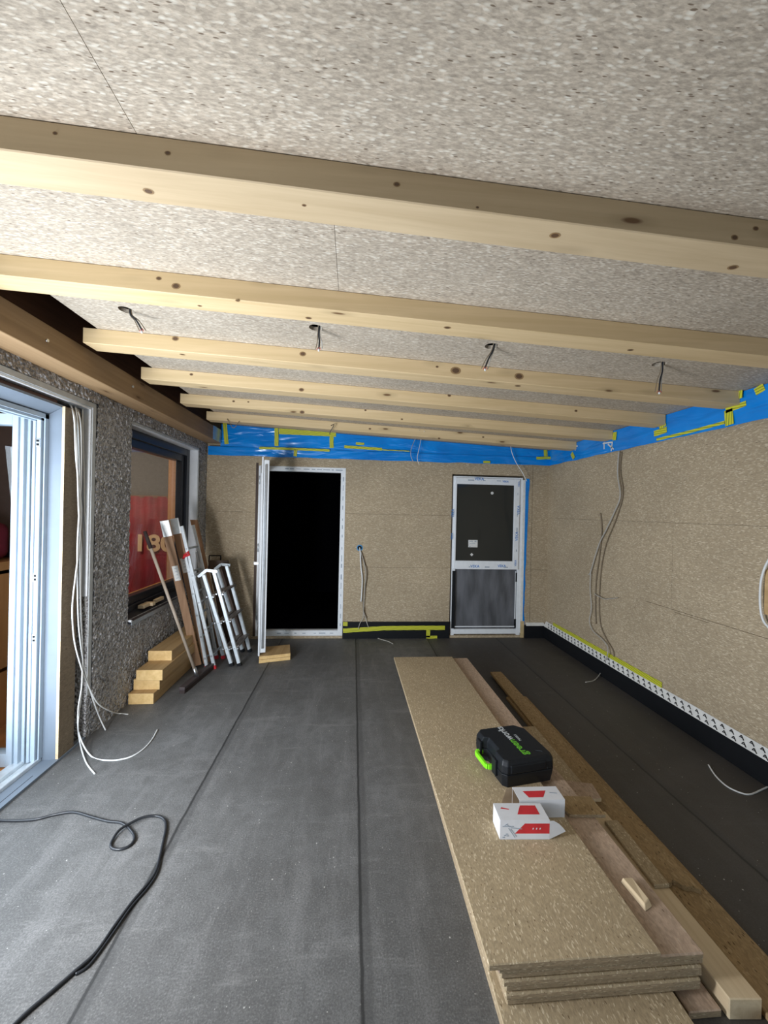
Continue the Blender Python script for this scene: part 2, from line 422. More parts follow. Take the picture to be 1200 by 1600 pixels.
# roof deck over it; unseen rear header added to block light from behind
m = MB(); m.box((-2.3, -1.25, 2.90), (XR + .35, YB + .2, 2.95)); struct(m.build('trim_5', 'roof_dark'))

m = MB(); m.box((-2.1, -1.35, 1.75), (XR + .16, -1.25, 2.9)); m.box((-2.1, -1.35, 0), (-1.84, -1.25, 1.75)); m.box((XR - .3, -1.35, 0), (XR + .16, -1.25, 1.75)); struct(m.build('wall_rear_blocker', 'chip_wall'))
# back wall with two door openings
DO = (-1.20, -.105, 2.185); DC = (1.285, 2.268, 2.15)
m = MB()
YW = YB + .16
m.box((-2.1, YB, -.05), (XR + .16, YW, 2.9))
bw = struct(m.build('wall_back', 'chip_wall'))
g = .0026
cut(bw, [lambda m: m.box((DO[0], YB - .1, .03), (DO[1], YW + .1, DO[2])), lambda m: m.box((DC[0], YB - .1, .03), (DC[1], YW + .1, DC[2])),
         lambda m: m.box((-1.7, YB - .1, 1.595 - g), (DO[0] + .01, YB + .010, 1.595 + g)),
         lambda m: m.box((DO[1] - .01, YB - .1, 1.603 - g), (DC[0] + .01, YB + .010, 1.603 + g)),
         lambda m: m.box((DO[1] - .01, YB - .1, .918 - g), (DC[0] + .01, YB + .010, .918 + g)),
         lambda m: m.box((DC[1] - .01, YB - .1, .905 - g), (XR, YB + .010, .905 + g)),
         lambda m: m.box((DC[1] + .11 - g, YB - .1, .2), (DC[1] + .11 + g, YB + .010, 2.3)),
         lambda m: m.prism([(at_y(562, 856, YB).x + .036 * math.cos(2 * PI * k / 24), .036 * math.sin(2 * PI * k / 24)) for k in range(24)], -.1, .1,
                           xf=lambda p: Vector((p.x, YB + p.z, p.y + at_y(562, 856, YB).z)))])
# right wall
m = MB(); m.box((XR, -1.3, 0), (XR + .16, YB, 2.9)); rw = struct(m.build('wall_right', 'chip_wall_r'))
cut(rw, [lambda m: m.box((XR - .1, .6, 1.600 - g), (XR + .010, 4.9, 1.600 + g)),
         lambda m: m.box((XR - .1, .6, .897 - g), (XR + .010, 3.2, .897 + g)),
         lambda m: m.box((XR - .1, 2.6, .88 - g), (XR + .010, 2.9, .88 + g)),
         lambda m: m.box((XR - .1, 2.93, .9), (XR + .010, 2.932, 1.6))])
# left wall (roughcast) with the glazed door and window openings
DL = (.25, 2.85, 2.32); WL = (3.32, 4.70, .69, 2.32); XO = -2.10
m = MB()
m.box((XO, -1.3, 0), (XL, DL[0], 2.9)); m.box((XO, DL[0], DL[2]), (XL, DL[1], 2.9)); m.box((XO, DL[1], 0), (XL, WL[0], 2.9))
m.box((XO, WL[0], 0), (XL, WL[1], WL[2])); m.box((XO, WL[0], WL[3]), (XL, WL[1], 2.9)); m.box((XO, WL[1], 0), (XL, YB, 2.9))
def cast_h(y, z):
    q = Vector((y * 34, z * 34, 1.3)); n1 = noise.noise(q); n2 = noise.noise(q * 2.3 + Vector((7, 3, 1)))
    return .0065 + .014 * abs(n1) * 1.0 - .004 * n2 + .006 * noise.noise(Vector((y * 3, z * 3, 0)))
def cast_patch(ya, yb, za, zb_, st=.0115):
    ny, nz = max(1, round((yb - ya) / st)), max(1, round((zb_ - za) / st)); g_ = []
    for i in range(ny + 1):
        y = ya + (yb - ya) * i / ny
        g_.append([m.bm.verts.new((XL + (cast_h(y, za + (zb_ - za) * j / nz) if 0 < i < ny or True else 0), y, za + (zb_ - za) * j / nz)) for j in range(nz + 1)])
    for i in range(ny):
        for j in range(nz):
            f = m.bm.faces.new((g_[i][j], g_[i + 1][j], g_[i + 1][j + 1], g_[i][j + 1])); f.smooth = True
cast_patch(2.887, WL[0] - .002, 0, 2.436); cast_patch(WL[0] - .002, WL[1] + .024, 0, WL[2] - .03); cast_patch(WL[0] - .002, WL[1] + .024, WL[3] + .022, 2.436)
cast_patch(WL[1] + .024, YB, 0, 2.436); cast_patch(.9, 2.887, 2.357, 2.436)
struct(m.build('wall_left', 'roughcast'))

# dark annex behind the open door, closed by its own walls
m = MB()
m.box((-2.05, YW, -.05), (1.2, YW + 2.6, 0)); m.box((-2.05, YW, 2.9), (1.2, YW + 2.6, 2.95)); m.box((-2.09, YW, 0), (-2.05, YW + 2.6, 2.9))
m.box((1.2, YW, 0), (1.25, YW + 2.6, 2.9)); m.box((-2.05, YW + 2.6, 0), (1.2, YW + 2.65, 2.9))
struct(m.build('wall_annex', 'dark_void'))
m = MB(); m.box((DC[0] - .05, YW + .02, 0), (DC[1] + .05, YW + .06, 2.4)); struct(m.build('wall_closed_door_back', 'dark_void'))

# ------------------------------------------------------------------ house interior beyond the left wall
m = MB(); m.box((-6.2, -1.0, -.06), (XO + .08, 5.7, .02)); struct(m.build('floor_house', 'orange_wood'))
m = MB(); m.box((-6.2, -1.0, 2.5), (XO, 5.7, 2.56)); struct(m.build('ceiling_house', 'orange_wood_x'))
m = MB(); m.box((-6.2, 5.6, 0), (XO, 5.7, 2.5)); struct(m.build('wall_house_far', 'house_wall'))
m = MB(); m.box((-6.3, -1.0, 0), (-6.2, 5.7, 2.5)); struct(m.build('wall_house_side', 'house_dark'))
m = MB(); m.box((-6.2, -1.06, 0), (XO, -1.0, 2.5)); struct(m.build('wall_house_near', 'house_dark'))
m = MB(); m.box((-6.2, 3.25, 0), (-2.45, 3.31, 2.5)); struct(m.build('wall_house_partition', 'house_dark'))

# ------------------------------------------------------------------ joists
def joist(idx, yf, xl, label, xr=2.575, wd=.125, grp='exposed ceiling joists'):
    t = MB()
    P = []
    for z in (0, CH):
        for x, y in ((xl, yf), (xr, yf), (xr, yf + wd), (xl, yf + wd)): P.append((x, y, zc(x) + z))
    t.hexa(P)
    for px, py, fc, r_ in KN[idx]:
        d = ray(px, py)
        if fc == 'f': q = CAM + d * ((yf - .0005) / d.y); ax, az = Vector((1, 0, 0)), Vector((0, 0, 1))
        else:
            tt = (2.521 - .0006 - H) / (d.z + .0427 * d.x); q = CAM + d * tt; ax, az = Vector((1, 0, -.0427)), Vector((0, 1, 0))
        for rr, mi, off in ((r_ * 1.5, 1, 0), (r_, 2, .0004)):
            nrm = Vector((0, -1, 0)) if fc == 'f' else Vector((0, 0, -1))
            t.face([q + nrm * off + ax * rr * 1.15 * math.cos(2 * PI * k / 14) + az * rr * .8 * math.sin(2 * PI * k / 14) for k in range(14)], mi)
    o = t.build('ceiling_joist', [js[idx], 'knot_rim', 'knot_core'], bevel=.003, seg=1)
    return tag(o, label, 'joist', grp)
js = []
KN = [[(262, 239, 'f', .005), (620, 288, 'f', .006), (1148, 371, 'f', .007), (1181, 357, 'f', .006), (86, 208, 'f', .004), (746, 324, 'f', .003), (232, 299, 'b', .009), (867, 368, 'b', .010), (1145, 418, 'b', .010), (475, 321, 'b', .004)],
      [(248, 435, 'f', .007), (275, 447, 'f', .011), (312, 478, 'b', .006), (371, 470, 'b', .006), (482, 497, 'b', .009), (699, 512, 'b', .010), (985, 547, 'b', .009)],
      [(274, 529, 'f', .012), (473, 553, 'f', .012), (712, 579, 'f', .020), (811, 588, 'f', .018), (683, 573, 'f', .006), (285, 554, 'b', .01), (809, 603, 'b', .012)],
      [(299, 585, 'f', .008), (471, 609, 'f', .012), (702, 618, 'f', .009), (900, 642, 'f', .008)],
      [(365, 627, 'f', .008), (388, 628, 'f', .006), (472, 644, 'f', .014), (571, 641, 'f', .007), (628, 655, 'f', .007)],
      [(578, 670, 'f', .009), (686, 685, 'f', .009), (755, 683, 'f', .008)]]
for k in range(6):
    s_ = [((.60, .47, .30), (.50, .38, .23)), ((.68, .515, .30), (.57, .42, .225))][min(k, 1)]
    mm = wood('spruce_joist', s_[0], s_[1], 0); 
    for nd in mm.node_tree.nodes:
        if nd.type == 'MAPPING' and abs(nd.inputs['Location'].default_value[0] - 3.3) < .01: nd.inputs['Location'].default_value = (3.3 + k * 2.37, 1.7 + k * .61, .4 + k * .9)
    js.append(mm)
joist(0, 1.08, -1.84, 'spruce ceiling joist nearest the camera, widest and palest underside')
joist(1, 1.718, -1.84, 'spruce joist just in front of the row of four ceiling lamp holes')
joist(2, 2.383, -1.60, 'spruce joist just behind the row of four ceiling lamp holes')
joist(3, 3.00, -1.60, 'spruce joist, third counted from the blue-taped back wall film')
joist(4, 3.65, -1.60, 'spruce joist, second counted from the blue back wall film')
joist(5, 4.28, -1.60, 'last spruce joist directly in front of the blue film on back wall')
# header beam along the left wall and the dark boarding above it
m = MB(); m.box((XL, -.8, 2.437), (-1.65, 4.93, 2.60)); b = m.build('wall_beam', 'spruce_y', bevel=.003, seg=1)
tag(b, 'long brown timber beam running along the top of grey roughcast wall', 'beam')
m = MB(); m.box((XL + .003, -.8, 2.602), (-1.80, 4.93, 2.895)); tag(m.build('backing_board', 'dark_wood'), 'dark brown boarding in the gap above the left wall beam', 'board')
# steel plate end of beam at the back corner
m = MB(); m.box((-1.652, 4.62, 2.44), (-1.646, 4.89, 2.60)); pl = m.build('fixing_plate', 'steel')
tag(pl, 'grey metal plate on the far end of left wall beam', 'plate')

# bolts on the beam
for k, (px, py) in enumerate(((73, 532), (207, 604))):
    p = at_x(px, py, -1.65); m = MB(); m.tube([(-1.652, p.y, p.z), (-1.643, p.y, p.z)], .009, 10)
    o = m.build('bolt', 'steel'); tag(o, ['round bolt head on brown wall beam above the glazed door', 'round bolt head on brown wall beam above the grey wall between openings'][k], 'bolt', 'bolt heads on the wall beam')

# ------------------------------------------------------------------ blue film
def film(name, a, b, zb, zt, normal, amp=.008, nu=120, nv=8, off=0):
    """vertical wrinkled sheet from a to b (xy), bottom zb(x), top zt(x)"""
    a = Vector((a[0], a[1], 0)); b = Vector((b[0], b[1], 0)); n = Vector(normal); m = MB(); g = []
    for i in range(nu + 1):
        p = a.lerp(b, i / nu); row = []
        for j in range(nv + 1):
            z0, z1 = zb(p), zt(p); z = z0 + (z1 - z0) * j / nv
            q = Vector((p.x * 1.6 + p.y * 1.6 + z * 3.2 + off, z * 7, off))
            d = noise.noise(q) * amp * 1.5 + noise.noise(q * 2.7) * amp * .5
            if j in (0,): z += noise.noise(Vector((p.x * 5 + off, p.y * 5, 3))) * .008
            row.append(m.bm.verts.new((p.x, p.y, z) + n * (d + amp)) if False else m.bm.verts.new(Vector((p.x, p.y, z)) + n * (d + amp * 1.3)))
        g.append(row)
    for i in range(nu):
        for j in range(nv):
            f = m.bm.faces.new((g[i][j], g[i + 1][j], g[i + 1][j + 1], g[i][j + 1])); f.smooth = True
    o = m.build(name, 'blue_film'); return o
def strip(pts_c, width, mat, name, parent, n, th=.0015, closed=None):
    """flat tape along polyline, lying on a surface with normal n, UV in metres"""
    m = MB(); n = Vector(n); P = [Vector(p) for p in pts_c]; u = 0
    for i in range(len(P) - 1):
        a, b = P[i], P[i + 1]; d = (b - a); L = d.length; d.normalize(); s_ = n.cross(d) * width / 2
        o1 = n * th
        m.face([a - s_ + o1, b - s_ + o1, b + s_ + o1, a + s_ + o1], 0, [(u, 0), (u + L, 0), (u + L, width), (u, width)])
        for q, r_ in (((a - s_), (b - s_)), ((b + s_), (a + s_))):
            m.face([q, r_, r_ + o1, q + o1], 0, [(u, 0), (u + L, 0), (u + L, 0), (u, 0)])
        u += L
    return m.build(name, mat, parent)

ceil_under = lambda p: zc(p.x) + CH - .004
fr = root('vapour_film', (.4, 4.9, 2.29)); tag(fr, 'crinkled blue plastic film band across the top of back wall', 'film')
up = film('upper_sheet', (-1.66, 4.925), (2.585, 4.925), lambda p: 2.395, ceil_under, (0, -1, 0), .010, 160, 8, 3)
lo = film('lower_sheet', (-1.80, 4.90), (2.585, 4.90), lambda p: 2.292, lambda p: 2.398, (0, -1, 0), .006, 160, 6, 9)
m = MB(); m.box((-1.80, 4.905, 2.388), (2.585, 4.945, 2.40)); led = m.build('ledge', 'blue_film')
for o in (up, lo, led): o.parent = fr; o.matrix_parent_inverse = fr.matrix_world.inverted()
def tp(pts, wd, parent=fr, Y0=4.888, name='yellow_tape'):
    strip([at_y(x, y, Y0) for x, y in pts], wd, 'tape_yellow', name, parent, (0, -1, 0))
YU, YLo = 4.905, 4.885
tp([(351, 660), (354, 694)], .05, Y0=YU); tp([(432, 668), (432, 697)], .05, Y0=YU)
tp([(436, 674), (525, 678)], .07, Y0=YU); tp([(518, 681), (518, 700)], .05, Y0=YU)
tp([(405, 700), (470, 702), (515, 704)], .03, Y0=YLo); tp([(462, 702), (461, 713)], .04, Y0=YLo)
tp([(538, 698), (597, 702)], .035, Y0=YU); tp([(556, 693), (569, 693.5)], .03, Y0=YU)
tp([(597, 703), (640, 705)], .012, Y0=YLo); tp([(852, 703), (853, 713)], .05, Y0=YU)
tp([(838, 716), (880, 715), (893, 713)], .035, Y0=YLo); tp([(755, 722), (766, 722)], .03, Y0=YLo)

rf = root('vapour_film', (2.57, 2.8, 2.28)); tag(rf, 'crinkled blue plastic film band along the top of right wall', 'film')
sh = film('sheet', (2.590, 4.90), (2.590, .4), lambda p: 2.295 - (4.9 - p.y) * .006, lambda p: ceil_under(Vector((2.59, 0, 0))), (-1, 0, 0), .009, 220, 8, 21)
sh.parent = rf; sh.matrix_parent_inverse = rf.matrix_world.inverted()
def tr_(pts, wd, X0=2.572, mat='tape_yellow', name='yellow_tape'):
    strip([at_x(x, y, X0) for x, y in pts], wd, mat, name, rf, (-1, 0, 0))
tr_([(893, 708), (897, 716)], .05)
tr_([(961, 675), (960, 688)], .05); tr_([(1031, 648), (1036, 668)], .07); tr_([(1022, 678), (1042, 671)], .05)
tr_([(1152, 608), (1152, 624)], .07, 2.565); tr_([(1138, 640), (1140, 664)], .06); tr_([(1134, 642), (1166, 630)], .035)
tr_([(1026, 687), (1080, 674), (1132, 660)], .022); tr_([(1180, 613), (1194, 604)], .05)
tr_([(897, 694), (899, 704)], .012, mat='tape_white', name='white_tape'); tr_([(893, 697), (903, 697)], .012, mat='tape_white', name='white_tape')
for a, b_ in (((942, 693), (956, 691)), ((944, 691), (944, 702)), ((950, 694), (959, 702)), ((957, 690), (955, 705))): tr_([a, b_], .014, 2.570, 'tape_white', 'white_tape')

# ------------------------------------------------------------------ joist end tapes / hanging wires
wire_lab = ['first from the left, above the left beam', 'second from the left', 'third from the left', 'fourth, nearest the right wall']
ends = [[(-.0, .02), (.03, .05), (.06, .10)], [(-.005, .03), (0, .07), (-.002, .11)], [(-.01, .02), (-.035, .07), (-.055, .125)], [(.0, .04), (-.012, .09), (-.018, .16)]]
for k, (hx, hy) in enumerate(HOLES):
    zt = zc(hx) + CH
    r_ = root('lamp_wire', (hx, hy, zt)); tag(r_, 'dark wire ends hanging from round ceiling hole, ' + wire_lab[k], 'wire', 'lamp wires hanging from the ceiling holes')
    for q, (dx, mt, rad) in enumerate(((.0, 'cable_black', .0045), (.006, 'cable_white' if k > 0 else 'cable_brown', .0025), (-.006, 'cable_brown', .0025))):
        pts = [(hx + .02 + dx, hy, zt + .03)] + [(hx + .02 + a + dx * (1 + j), hy + .004 * q, zt - b) for j, (a, b) in enumerate(ends[k])]
        cable('wire', pts, rad, mt, r_, 6, 6)
    a, b = ends[k][-1]
    m = MB()
    for j in range(3): m.tube([(hx + .02 + a, hy, zt - b + .01), (hx + .02 + a + (j - 1) * .012, hy - .004 * j, zt - b - .008)], .0022, 6)
    m.build('bare_copper_end', 'copper', r_)
    m = MB(); m.tube([(hx + .02 + a, hy - .003, zt - b - .004), (hx + .02 + a, hy - .003, zt - b - .016)], .005, 8); m.build('connector', 'cable_white', r_)

# ------------------------------------------------------------------ open doorway in the back wall
d1 = struct(root('door_1', ((DO[0] + DO[1]) / 2, YB, 0)))
fo = MB(); a, b_, c = DO[0], DO[1], DO[2]; fy0, fy1 = YB + .005, YB + .075; fw = .062
fo.box((a, fy0, .03), (a + fw, fy1, c)); fo.box((b_ - fw, fy0, .03), (b_, fy1, c)); fo.box((a + fw, fy0, c - fw), (b_ - fw, fy1, c)); fo.box((a + fw, fy0, .03), (b_ - fw, fy1, .10))
fo.build('frame', 'white', d1, bevel=.003, seg=1)
m = MB(); m.box((a - .03, YB - .003, .03), (a - .001, YB + .02, c + .03)); m.build('gap_strip', 'dark_board', d1)
# printed protective tape on the frame: short grey-blue marks
def frame_marks(parent, segs, Y0, mat='print_grey'):
    m = MB()
    for (x0, z0, x1, z1, n_) in segs:
        for k in range(n_):
            t = (k + .3 + .4 * random.random()) / n_; x = x0 + (x1 - x0) * t; z = z0 + (z1 - z0) * t
            hor = abs(x1 - x0) > abs(z1 - z0); L = random.uniform(.012, .045); W = random.uniform(.003, .008)
            if hor: m.box((x - L, Y0 - .0006, z - W), (x + L, Y0, z + W))
            else: m.box((x - W, Y0 - .0006, z - L), (x + W, Y0, z + L))
    m.build('tape_print', mat, parent)
frame_marks(d1, [(b_ - .03, .12, b_ - .03, 2.1, 16), (a + .3, c - .03, b_ - .05, c - .03, 9), (a + .25, .065, b_ - .1, .065, 7)], fy0)
# leaf, standing open into the room almost edge-on
hx, hy = -1.165, 4.94
tip = Vector((-.955, 4.20, 0)); hd = (tip - Vector((hx, hy, 0))); Lf = 1.0
hinge = Vector((-1.150, 4.935, 0)); du = (Vector((-.985, 4.03 + .0, 0)) - hinge).normalized()
du = (Vector((-.978, 4.24, 0)) - Vector((-1.125, 4.93, 0))).normalized(); nn = Vector((du.y, -du.x, 0))   # nn points to +x
L0 = .72
lf = MB(); _n = at_y(410, 860, 4.18); _f2 = at_y(405, 860, 4.93); O = Vector((_f2.x, 4.93, .045)); du = (Vector((_n.x, 4.18, 0)) - Vector((_f2.x, 4.93, 0))).normalized(); nn = Vector((-du.y, du.x, 0)); nn = nn if nn.x > 0 else -nn
def slab(m, u0, u1, t0, t1, z0, z1, mi=0):
    P = []
    for z in (z0, z1):
        for u, t in ((u0, t0), (u1, t0), (u1, t1), (u0, t1)):
            q = O + du * u + nn * t; P.append((q.x, q.y, z))
    m.hexa(P, mi)
z0, z1 = .095, 2.165
LL = .76
for (u0, u1, za, zb_) in ((0, .09, z0, z1), (LL - .09, LL, z0, z1), (.09, LL - .09, z0, z0 + .09), (.09, LL - .09, z1 - .09, z1)):
    slab(lf, u0, u1, -.005, .055, za, zb_)
slab(lf, LL - .03, LL + .012, -.022, -.005, z0 - .03, z1 + .03)          # rebate lip, outer strip
lf.build('leaf', 'white', d1, bevel=.003, seg=1)
m = MB(); slab(m, .09, LL - .09, .015, .035, z0 + .09, z1 - .09); m.build('pane', 'glass', d1)
m = MB(); slab(m, LL + .012, LL + .016, .010, .030, z0 + .05, z1 - .05); slab(m, LL + .016, LL + .022, .014, .026, 1.0, 1.09); m.build('lock_strip', 'steel', d1)
q = O + du * (LL - .045) + nn * -.03
hm = MB(); hm.bar((q.x, q.y, 1.05), (q.x - .05, q.y, 1.05), .025, .03); hm.bar((q.x - .045, q.y, 1.05), (q.x - .045 - du.x * .12, q.y - du.y * .12, 1.05), .018, .018, (0, 0, 1)); hm.build('handle', 'white', d1, bevel=.003, seg=1)
hm = MB()
for zz in (.3, 1.15, 2.0): hm.tube([(O.x - .012, O.y - .01, zz - .05), (O.x - .012, O.y - .01, zz + .05)], .009, 10)
hm.build('hinge', 'alu', d1)

# ------------------------------------------------------------------ closed door in the back wall
d2 = struct(root('door_2', ((DC[0] + DC[1]) / 2, YB, 0)))
fy0 = YB + .012; fy1 = YB + .08; a, b_, c = 1.305, 2.250, 2.128
m = MB(); fw = .05
m.box((a, fy0, .03), (a + fw, fy1, c)); m.box((b_ - fw, fy0, .03), (b_, fy1, c)); m.box((a + fw, fy0, c - fw), (b_ - fw, fy1, c)); m.box((a + fw, fy0, .045), (b_ - fw, fy1, .11))
m.build('frame', 'white', d2, bevel=.003, seg=1)
# sash around the upper pane
pa = at_y(714.5, 756, fy0 - .02); pb = at_y(801.5, 877, fy0 - .02)
sx0, sx1, sz0, sz1 = a + .022, b_ - .048, .905, c - .022
m = MB(); sy0, sy1 = fy0 - .02, fy0 + .05; gx0, gx1, gz0, gz1 = pa.x, pb.x, pb.z, pa.z
m.box((sx0, sy0, sz0), (gx0, sy1, sz1)); m.box((gx1, sy0, sz0), (sx1, sy1, sz1)); m.box((gx0, sy0, gz1), (gx1, sy1, sz1)); m.box((gx0, sy0, sz0), (gx1, sy1, gz0))
m.build('sash', 'white', d2, bevel=.004, seg=1)
m = MB(); m.box((gx0, sy0 + .02, gz0), (gx1, sy0 + .04, gz1)); pane = m.build('pane', 'dark_pane', d2)
m = MB(); p = at_y(739, 849.5, sy0 + .018); m.box((p.x - .062, p.y - .001, p.z - .048), (p.x + .062, p.y + .002, p.z + .048)); m.build('sticker', 'tape_white', d2)
m = MB()
for q_ in (((-.05, .025), (.0, .035)), ((.02, .022), (.045, .04)), ((-.05, -.04), (-.03, -.032)), ((-.045, .0), (.03, .006))):
    m.box((p.x + q_[0][0], p.y - .002, p.z + q_[0][1]), (p.x + q_[1][0], p.y - .0005, p.z + q_[1][1]))
m.build('sticker_print', 'print_grey', d2)
for px, py, r_ in ((769, 770.5, .02), (737, 866.5, .022)):
    p = at_y(px, py, sy0 + .018); m = MB(); m.tube([(p.x, p.y - .002, p.z), (p.x, p.y + .002, p.z)], r_, 8 if r_ < .021 else 4); m.build('spacer_pad', 'tape_white', d2)
# printed protective film: VEKA on the sash
for px, py, rr_, sz in ((749, 748.5, 0, .052), (790, 752.5, 0, .034), (742, 885, 0, .050), (784, 884.5, 0, .046),
                        (810.5, 797, 1, .05), (807.5, 838, 1, .05), (707.5, 802, 1, .046), (706, 838, 1, .036), (811, 756.5, 1, .03), (805.5, 880, 1, .034)):
    p = at_y(px, py, sy0 - .001); R_ = FACE_Y if rr_ == 0 else frame3((0, 0, 1), (-1, 0, 0))
    text('lettering', 'VEKA', sz, (p.x, p.y, p.z), R_, 'print_blue', d2, bold=.0006)
frame_marks(d2, [(gx0 + .1, sz1 - .03, gx1 - .1, sz1 - .03, 3), (gx0 + .1, sz0 + .03, gx1, sz0 + .03, 3), (sx1 - .03, gz0, sx1 - .03, gz1, 4)], sy0)
# lower panel
m = MB(); m.box((a + fw - .01, fy0 + .03, .11), (b_ - fw, fy0 + .035, sz0)); m.build('lower_panel', 'grey_mesh', d2)
m = MB(); m.box((b_ - fw - .022, fy0 + .01, .15), (b_ - fw - .012, fy0 + .02, .88)); m.box((a + fw, fy0 + .01, .135), (b_ - fw - .02, fy0 + .02, .147)); m.build('seal', 'white', d2)
m = MB(); m.box((b_ - fw - .02, fy0 + .004, .74), (b_ - fw - .002, fy0 + .02, .86)); m.box((b_ - fw - .022, fy0 + .004, .12), (b_ - fw - .004, fy0 + .02, .24)); m.build('packer', 'black', d2)
m = MB(); m.box((a + .012, fy0 - .003, .12), (a + .055, fy0 + .012, .88)); m.build('dark_strip', 'black', d2)
# foam joint and blue film edge right of it
m = MB(); m.box((b_, YB - .004, .06), (b_ + .03, YB + .02, 2.10)); m.build('foam_joint', 'tape_white', d2)
bs = MB(); 
for k in range(30):
    z0_, z1_ = .12 + k * .0666, .12 + (k + 1) * .0666
    w0 = .022 + .03 * max(0, (z0_ - .7) / 1.4); w1 = .022 + .03 * max(0, (z1_ - .7) / 1.4)
    w0 = max(.008, w0 + noise.noise((k * .4, 0, 0)) * .014); w1 = max(.008, w1 + noise.noise((k * .4 + .4, 0, 0)) * .014)
    bs.face([(b_ + .028, YB - .006, z0_), (b_ + .028 + w0, YB - .004, z0_), (b_ + .028 + w1, YB - .004, z1_), (b_ + .028, YB - .006, z1_)])
bs.build('film_edge', 'blue_film', d2)
m = MB(); m.box((b_ + .0, YB - .006, .0), (b_ + .05, YB - .001, .22)); m.build('yellow_tape', 'foam', d2)

# ------------------------------------------------------------------ skirting upstands
tm = root('baseboard_back', (.6, YB, 0)); struct(tm)
m = MB(); m.box((DO[1], YB - .02, 0), (DC[0], YB - .002, .215)); m.build('membrane_upstand', 'black', tm)
m = MB(); m.box((DC[1] + .03, YB - .03, 0), (XR, YB - .002, .17)); m.build('membrane_upstand', 'black', tm)
def bt(pts, wd): strip([at_y(x, y, YB - .021) for x, y in pts], wd, 'tape_yellow', 'yellow_tape', tm, (0, -1, 0))
bt([(536, 985.5), (600, 981.5), (655, 981), (695, 981)], .055); bt([(536, 975), (543, 975)], .05); bt([(669, 984), (669, 996)], .05); bt([(666, 995.5), (683, 995.5)], .035)
# right: black upstand with a sloped white printed tape on top
tr2 = root('baseboard_right', (XR, 3, 0)); struct(tr2)
m = MB(); m.box((XR - .035, .5, 0), (XR - .001, YB - .03, .165)); m.build('membrane_upstand', 'black', tr2, bevel=.004, seg=1)
m = MB(); yy = [.5 + k * (YB - .52) / 60 for k in range(61)]
for k in range(60):
    t0 = .222 + noise.noise((yy[k] * 2, 0, 0)) * .006; t1 = .222 + noise.noise((yy[k + 1] * 2, 0, 0)) * .006
    m.face([(XR - .040, yy[k], .160), (XR - .040, yy[k + 1], .160), (XR - .003, yy[k + 1], t1), (XR - .003, yy[k], t0)])
m.face([(DC[1] + .05, YB - .035, .165), (XR - .03, YB - .035, .165), (XR - .03, YB - .003, .20), (DC[1] + .05, YB - .003, .20)])
m.build('white_tape', 'tape_white', tr2)
# slanted print marks on the tape
m = MB()
d_s = Vector((.037, 0, .062)).normalized(); y = .7; k = 0
while y < YB - .1:
    for row in (.25, .68):
        base = Vector((XR - .0415, y + (.03 if row > .5 else 0), .161)) + Vector((.037, 0, .062)) * row
        for (u0, v0, u1, v1, tk) in ((0, -.012, .022, .010, .0045), (.022, .010, .030, -.006, .004), (.010, -.003, .028, -.003, .003)):
            A = base + Vector((0, u0 + .2 * v0, 0)) + d_s * v0; B = base + Vector((0, u1 + .2 * v1, 0)) + d_s * v1
            m.bar(A + Vector((0, 0, .001)), B + Vector((0, 0, .001)), tk * 1.3, .0008, d_s)
    y += .066; k += 1
o = m.build('tape_print', 'black', tr2)
pts = [Vector((XR - .004, y_, .235 + (4.5 - y_) * .004)) for y_ in (4.75, 4.2, 3.6, 3.0)]
strip(pts, .05, 'tape_yellow', 'yellow_tape', tr2, (-1, 0, 0))

# ------------------------------------------------------------------ left glazed door
d3 = struct(root('door_3', (-1.9, 1.4, 0)))
yj = 2.60
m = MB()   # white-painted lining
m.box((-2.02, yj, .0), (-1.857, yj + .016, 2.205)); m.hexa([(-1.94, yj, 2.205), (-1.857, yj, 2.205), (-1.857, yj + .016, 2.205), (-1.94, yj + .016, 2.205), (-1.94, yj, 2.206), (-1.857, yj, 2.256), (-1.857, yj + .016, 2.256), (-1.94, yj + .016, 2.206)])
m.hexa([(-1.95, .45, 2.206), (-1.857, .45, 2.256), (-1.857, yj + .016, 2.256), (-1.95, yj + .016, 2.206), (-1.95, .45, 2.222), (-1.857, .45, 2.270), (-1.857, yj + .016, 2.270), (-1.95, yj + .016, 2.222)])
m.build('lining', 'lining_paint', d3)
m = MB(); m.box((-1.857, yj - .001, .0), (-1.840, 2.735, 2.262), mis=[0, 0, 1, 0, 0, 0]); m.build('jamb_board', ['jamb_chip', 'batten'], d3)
m = MB()   # fixed frame, stepped profile
for x0_, x1_, y0_ in ((-1.943, -1.935, yj - .030), (-1.949, -1.943, yj - .012), (-1.975, -1.949, yj - .045), (-1.992, -1.975, yj - .052)):
    m.box((x0_, y0_, .03), (x1_, yj + .0, 2.205)); m.box((x0_, .45, 2.205 - (yj - y0_)), (x1_, yj, 2.205))
m.build('frame', 'pvc', d3, bevel=.0015, seg=1)
for z in (2.02, 1.18, .80):
    m = MB(); m.box((-1.974, yj - .048, z - .027), (-1.952, yj - .0455, z + .027)); kp = m.build('keep_plate', 'steel', d3)
    m = MB(); m.box((-1.970, yj - .050, z - .018), (-1.957, yj - .0475, z - .005)); m.box((-1.970, yj - .050, z + .005), (-1.957, yj - .0475, z + .018)); m.build('slot', 'black', kp)
